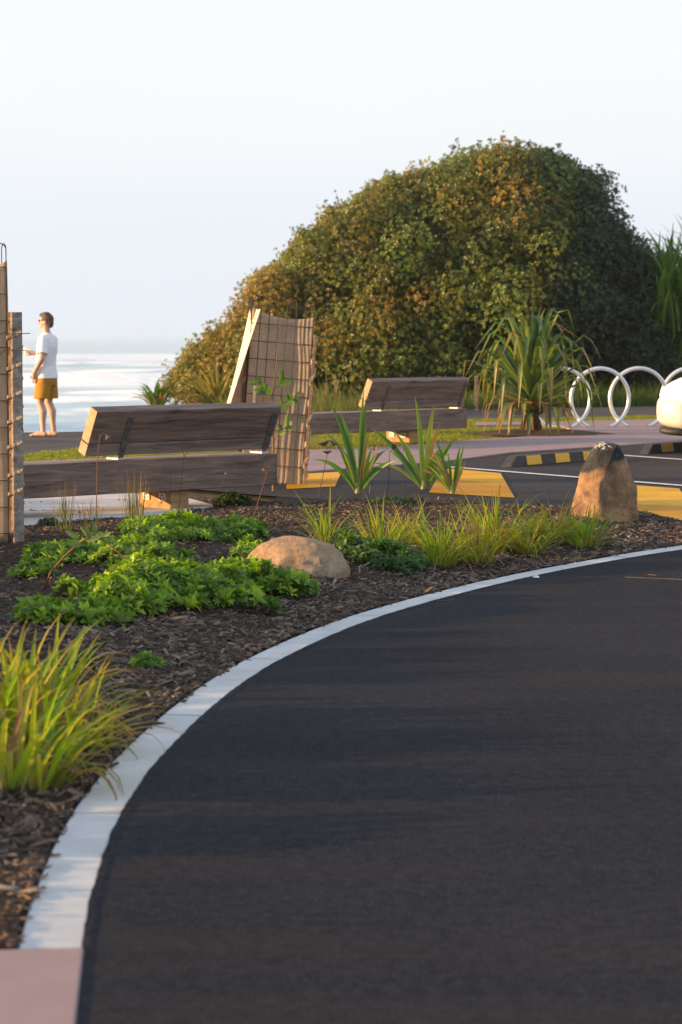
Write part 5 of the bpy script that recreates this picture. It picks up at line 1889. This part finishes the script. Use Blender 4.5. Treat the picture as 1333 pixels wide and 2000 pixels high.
def super_ring(x, w, zb, zt, n=24, ex=3.2, off=0.86):
    out = []
    zc, hz = (zb + zt) / 2, (zt - zb) / 2
    for k in range(n):
        a = 2 * math.pi * k / n
        c, s = math.cos(a), math.sin(a)
        out.append((x, off + w * math.copysign(abs(c) ** (2 / ex), c), zc + hz * math.copysign(abs(s) ** (2 / ex), s)))
    return out
def car_loft(st, name, m, parent, ex=3.2, sub=1):
    b = MB()
    n = 24
    for (x, w, zb, zt) in st:
        b.v += super_ring(x, w, zb, zt, n, ex)
    for i in range(len(st) - 1):
        for k in range(n):
            k2 = (k + 1) % n
            b.f.append((i * n + k, (i + 1) * n + k, (i + 1) * n + k2, i * n + k2))
    b.f.append(tuple(range(n)))
    b.f.append(tuple((len(st) - 1) * n + k for k in range(n - 1, -1, -1)))
    return b.build(name, m, parent, True, subsurf=sub)
# local +x runs from nose to tail, y across (0 = side towards the camera)
car_loft([(0.0, 0.78, 0.38, 0.84), (0.04, 0.83, 0.33, 0.88), (0.2, 0.865, 0.28, 0.96), (0.5, 0.875, 0.25, 1.04), (1.0, 0.885, 0.25, 1.09), (1.6, 0.89, 0.25, 1.11), (3.2, 0.89, 0.25, 1.12),
          (3.9, 0.88, 0.27, 1.12), (4.15, 0.84, 0.32, 1.06), (4.25, 0.74, 0.38, 0.96)], "body", M['carpaint'], car, 4.6)
gh = car_loft([(0.70, 0.72, 0.98, 1.08), (1.15, 0.74, 1.0, 1.50), (1.6, 0.72, 1.02, 1.60), (2.5, 0.71, 1.02, 1.66), (3.3, 0.70, 1.02, 1.62), (3.95, 0.70, 1.0, 1.30), (4.1, 0.68, 0.98, 1.10)], "cabin", M['carpaint'], car, 4.0)
b = MB()
for y in (0.86 - 0.725, 0.86 + 0.725):
    b.add([(1.55, y, 1.13), (2.45, y, 1.13), (2.45, y + (0.02 if y < 0.5 else -0.02), 1.52), (1.95, y + (0.02 if y < 0.5 else -0.02), 1.52)], [(0, 1, 2, 3)])
    b.add([(2.52, y, 1.13), (3.35, y, 1.13), (3.25, y + (0.02 if y < 0.5 else -0.02), 1.50), (2.52, y + (0.02 if y < 0.5 else -0.02), 1.52)], [(0, 1, 2, 3)])
solid(b.build("side_window", M['carglass'], car), 0.03)["kind"] = "stuff"
b = MB()
b.add([(0.78, 0.22, 1.12), (0.78, 1.50, 1.12), (1.55, 1.42, 1.60), (1.55, 0.30, 1.60)], [(0, 1, 2, 3)])
solid(b.build("windscreen", M['carglass'], car), 0.03)
# lower bumper skin
car_loft([(-0.05, 0.77, 0.40, 0.70), (-0.015, 0.84, 0.34, 0.74), (0.10, 0.885, 0.29, 0.76), (0.34, 0.905, 0.26, 0.775), (0.52, 0.90, 0.25, 0.75)], "bumper", M['bumper'], car, 4.2)
for y, rz in ((0.10, -32), (1.62, 32)):
    b = MB(); ball(b, (0.25, y + (0.04 if y < 0.8 else -0.04), 0.85), (0.22, 0.055, 0.06), 16, Matrix.Rotation(R(rz), 3, 'Z')); b.build("headlight", M['lamp'], car, True)
b = MB(); b.box((-0.03, 0.45, 0.42), (0.03, 1.27, 0.60)); b.build("grille", M['trim'], car, bevel=0.02)
b = MB(); b.box((1.3, -0.14, 1.12), (1.46, 0.02, 1.26)); b.build("mirror", M['carpaint'], car, bevel=0.04)
car_loft([(-0.03, 0.74, 0.26, 0.36), (0.02, 0.84, 0.24, 0.36), (0.14, 0.895, 0.22, 0.35), (0.50, 0.90, 0.21, 0.33)], "valance", M['trim'], car, 4.2)
b = MB(); b.box((0.60, -0.006, 0.235), (3.7, 0.03, 0.33)); b.build("sill_trim", M['trim'], car, bevel=0.01)
for x in (0.85, 3.35):
    for y in (0.10, 1.62):
        b = MB()
        n = 28
        prof = [(0.20, -0.10), (0.29, -0.105), (0.315, -0.07), (0.315, 0.07), (0.29, 0.105), (0.20, 0.10)]
        for k in range(n):
            a = 2 * math.pi * k / n
            for r, yy in prof:
                b.v.append((x + r * math.cos(a), y + yy, 0.315 + r * math.sin(a)))
        for k in range(n):
            for j in range(6):
                a0, a1 = k * 6 + j, k * 6 + (j + 1) % 6
                b0_, b1_ = ((k + 1) % n) * 6 + j, ((k + 1) % n) * 6 + (j + 1) % 6
                b.f.append((a0, a1, b1_, b0_))
        tyre = b.build("wheel", M['tyre'], car, True)
        q = MB()
        q.tube([(x, y - 0.085, 0.315), (x, y + 0.085, 0.315)], 0.055, 12)
        for k in range(5):
            a = 2 * math.pi * k / 5
            q.tube([(x, y - 0.08 if y < 0.8 else y + 0.08, 0.315), (x + 0.2 * math.cos(a), y - 0.08 if y < 0.8 else y + 0.08, 0.315 + 0.2 * math.sin(a))], [0.035, 0.03], 6)
        q.build("rim", M['steel'], tyre)

# ------------------------------------------------------------------ litter on the road
M['shell'] = simple("white_shell", [(0.3, (0.62, 0.6, 0.57)), (0.7, (0.75, 0.73, 0.7))], 30, 3, 0.6, 0.2, 0.003)
for (px, py, r, lab) in [(1048, 1128, 0.022, "white shell fragment on the asphalt near the kerb's far curve"),
                         (1124, 1100, 0.010, "tiny pale shell chip at the asphalt's edge below the grass row's end")]:
    b = MB()
    for k in range(10):
        a = 2 * math.pi * k / 10
        q = 1 + 0.25 * math.sin(3 * a + px)
        b.v.append((r * q * math.cos(a), r * 0.7 * q * math.sin(a), 0))
    for k in range(10):
        a = 2 * math.pi * k / 10
        b.v.append((r * 0.6 * math.cos(a), r * 0.4 * math.sin(a), r * 0.45))
    b.v.append((0, 0, r * 0.6))
    for k in range(10):
        k2 = (k + 1) % 10
        b.f += [(k, k2, 10 + k2, 10 + k), (10 + k, 10 + k2, 20)]
    o = b.build("shell_fragment", M['shell'], None, True)
    p = P(px, py)
    o.location = (p.x, p.y, 0.001)
    tag(o, lab, "shell", "shell bits on the road")
for (pts, lab) in [([(1222, 1128), (1262, 1130), (1300, 1131), (1345, 1134)], "long pale straw lying on the asphalt at the right edge"),
                   ([(1266, 1123), (1282, 1124.5), (1296, 1124)], "short pale straw just above the long one on the asphalt"),
                   ([(855, 1175), (876, 1174), (888, 1172)], "short dark straw on the asphalt beside the kerb")]:
    b = MB()
    q = [P(*t) for t in pts]
    o0 = q[0].copy()
    b.tube([(t - o0) + Vector((0, 0, 0.003)) for t in q], 0.0022, 5, (0.11, 0.10, 0.09) if "pale" in lab else (0.16, 0.12, 0.09))
    o = b.build("dry_straw", M['dry'], None)
    o.location = o0
    tag(o, lab, "straw", "straws on the road")
for i, (px, py, sz) in enumerate([(690, 1196, 0.05), (520, 1266, 0.05), (842, 1160, 0.035)]):
    p = P(px, py)
    b = MB()
    b.blade([(-sz, 0, 0.006), (-sz * 0.3, 0.004, 0.018), (sz * 0.4, -0.004, 0.014), (sz, 0.01, 0.008)], [0.004, 0.014, 0.012, 0.003], None, [(0.12, 0.07, 0.045)] * 4, 0.5)
    o = b.build("dead_leaf", M['dry'], None)
    o.location = p
    o.rotation_euler = (0, 0, 0.5 + i)
    tag(o, ["curled dead leaf on the kerb below the low boulder", "curled dead leaf on the kerb left of the low boulder", "curled dead leaf on the kerb below the front tussock"][i], "leaf", "dead leaves on the kerb")

# ------------------------------------------------------------------ sea haze
def haze_box():
    b = MB()
    b.box((-7200, -60, SEA_Z - 2.0), (7200, 7200, 7.5))
    m = bpy.data.materials.new("sea_haze")
    m.use_nodes = True
    nt = m.node_tree
    nt.nodes.clear()
    out = nt.nodes.new("ShaderNodeOutputMaterial")
    pv = nt.nodes.new("ShaderNodeVolumePrincipled")
    pv.inputs["Color"].default_value = (0.90, 0.96, 1.0, 1)
    pv.inputs["Density"].default_value = 0.0003
    pv.inputs["Anisotropy"].default_value = 0.65
    nt.links.new(pv.outputs[0], out.inputs["Volume"])
    o = b.build("haze", m)
    tag(o, "pale sea haze lying over the water and shore", "haze", None, "stuff")
haze_box()
sc.cycles.volume_bounces = 2
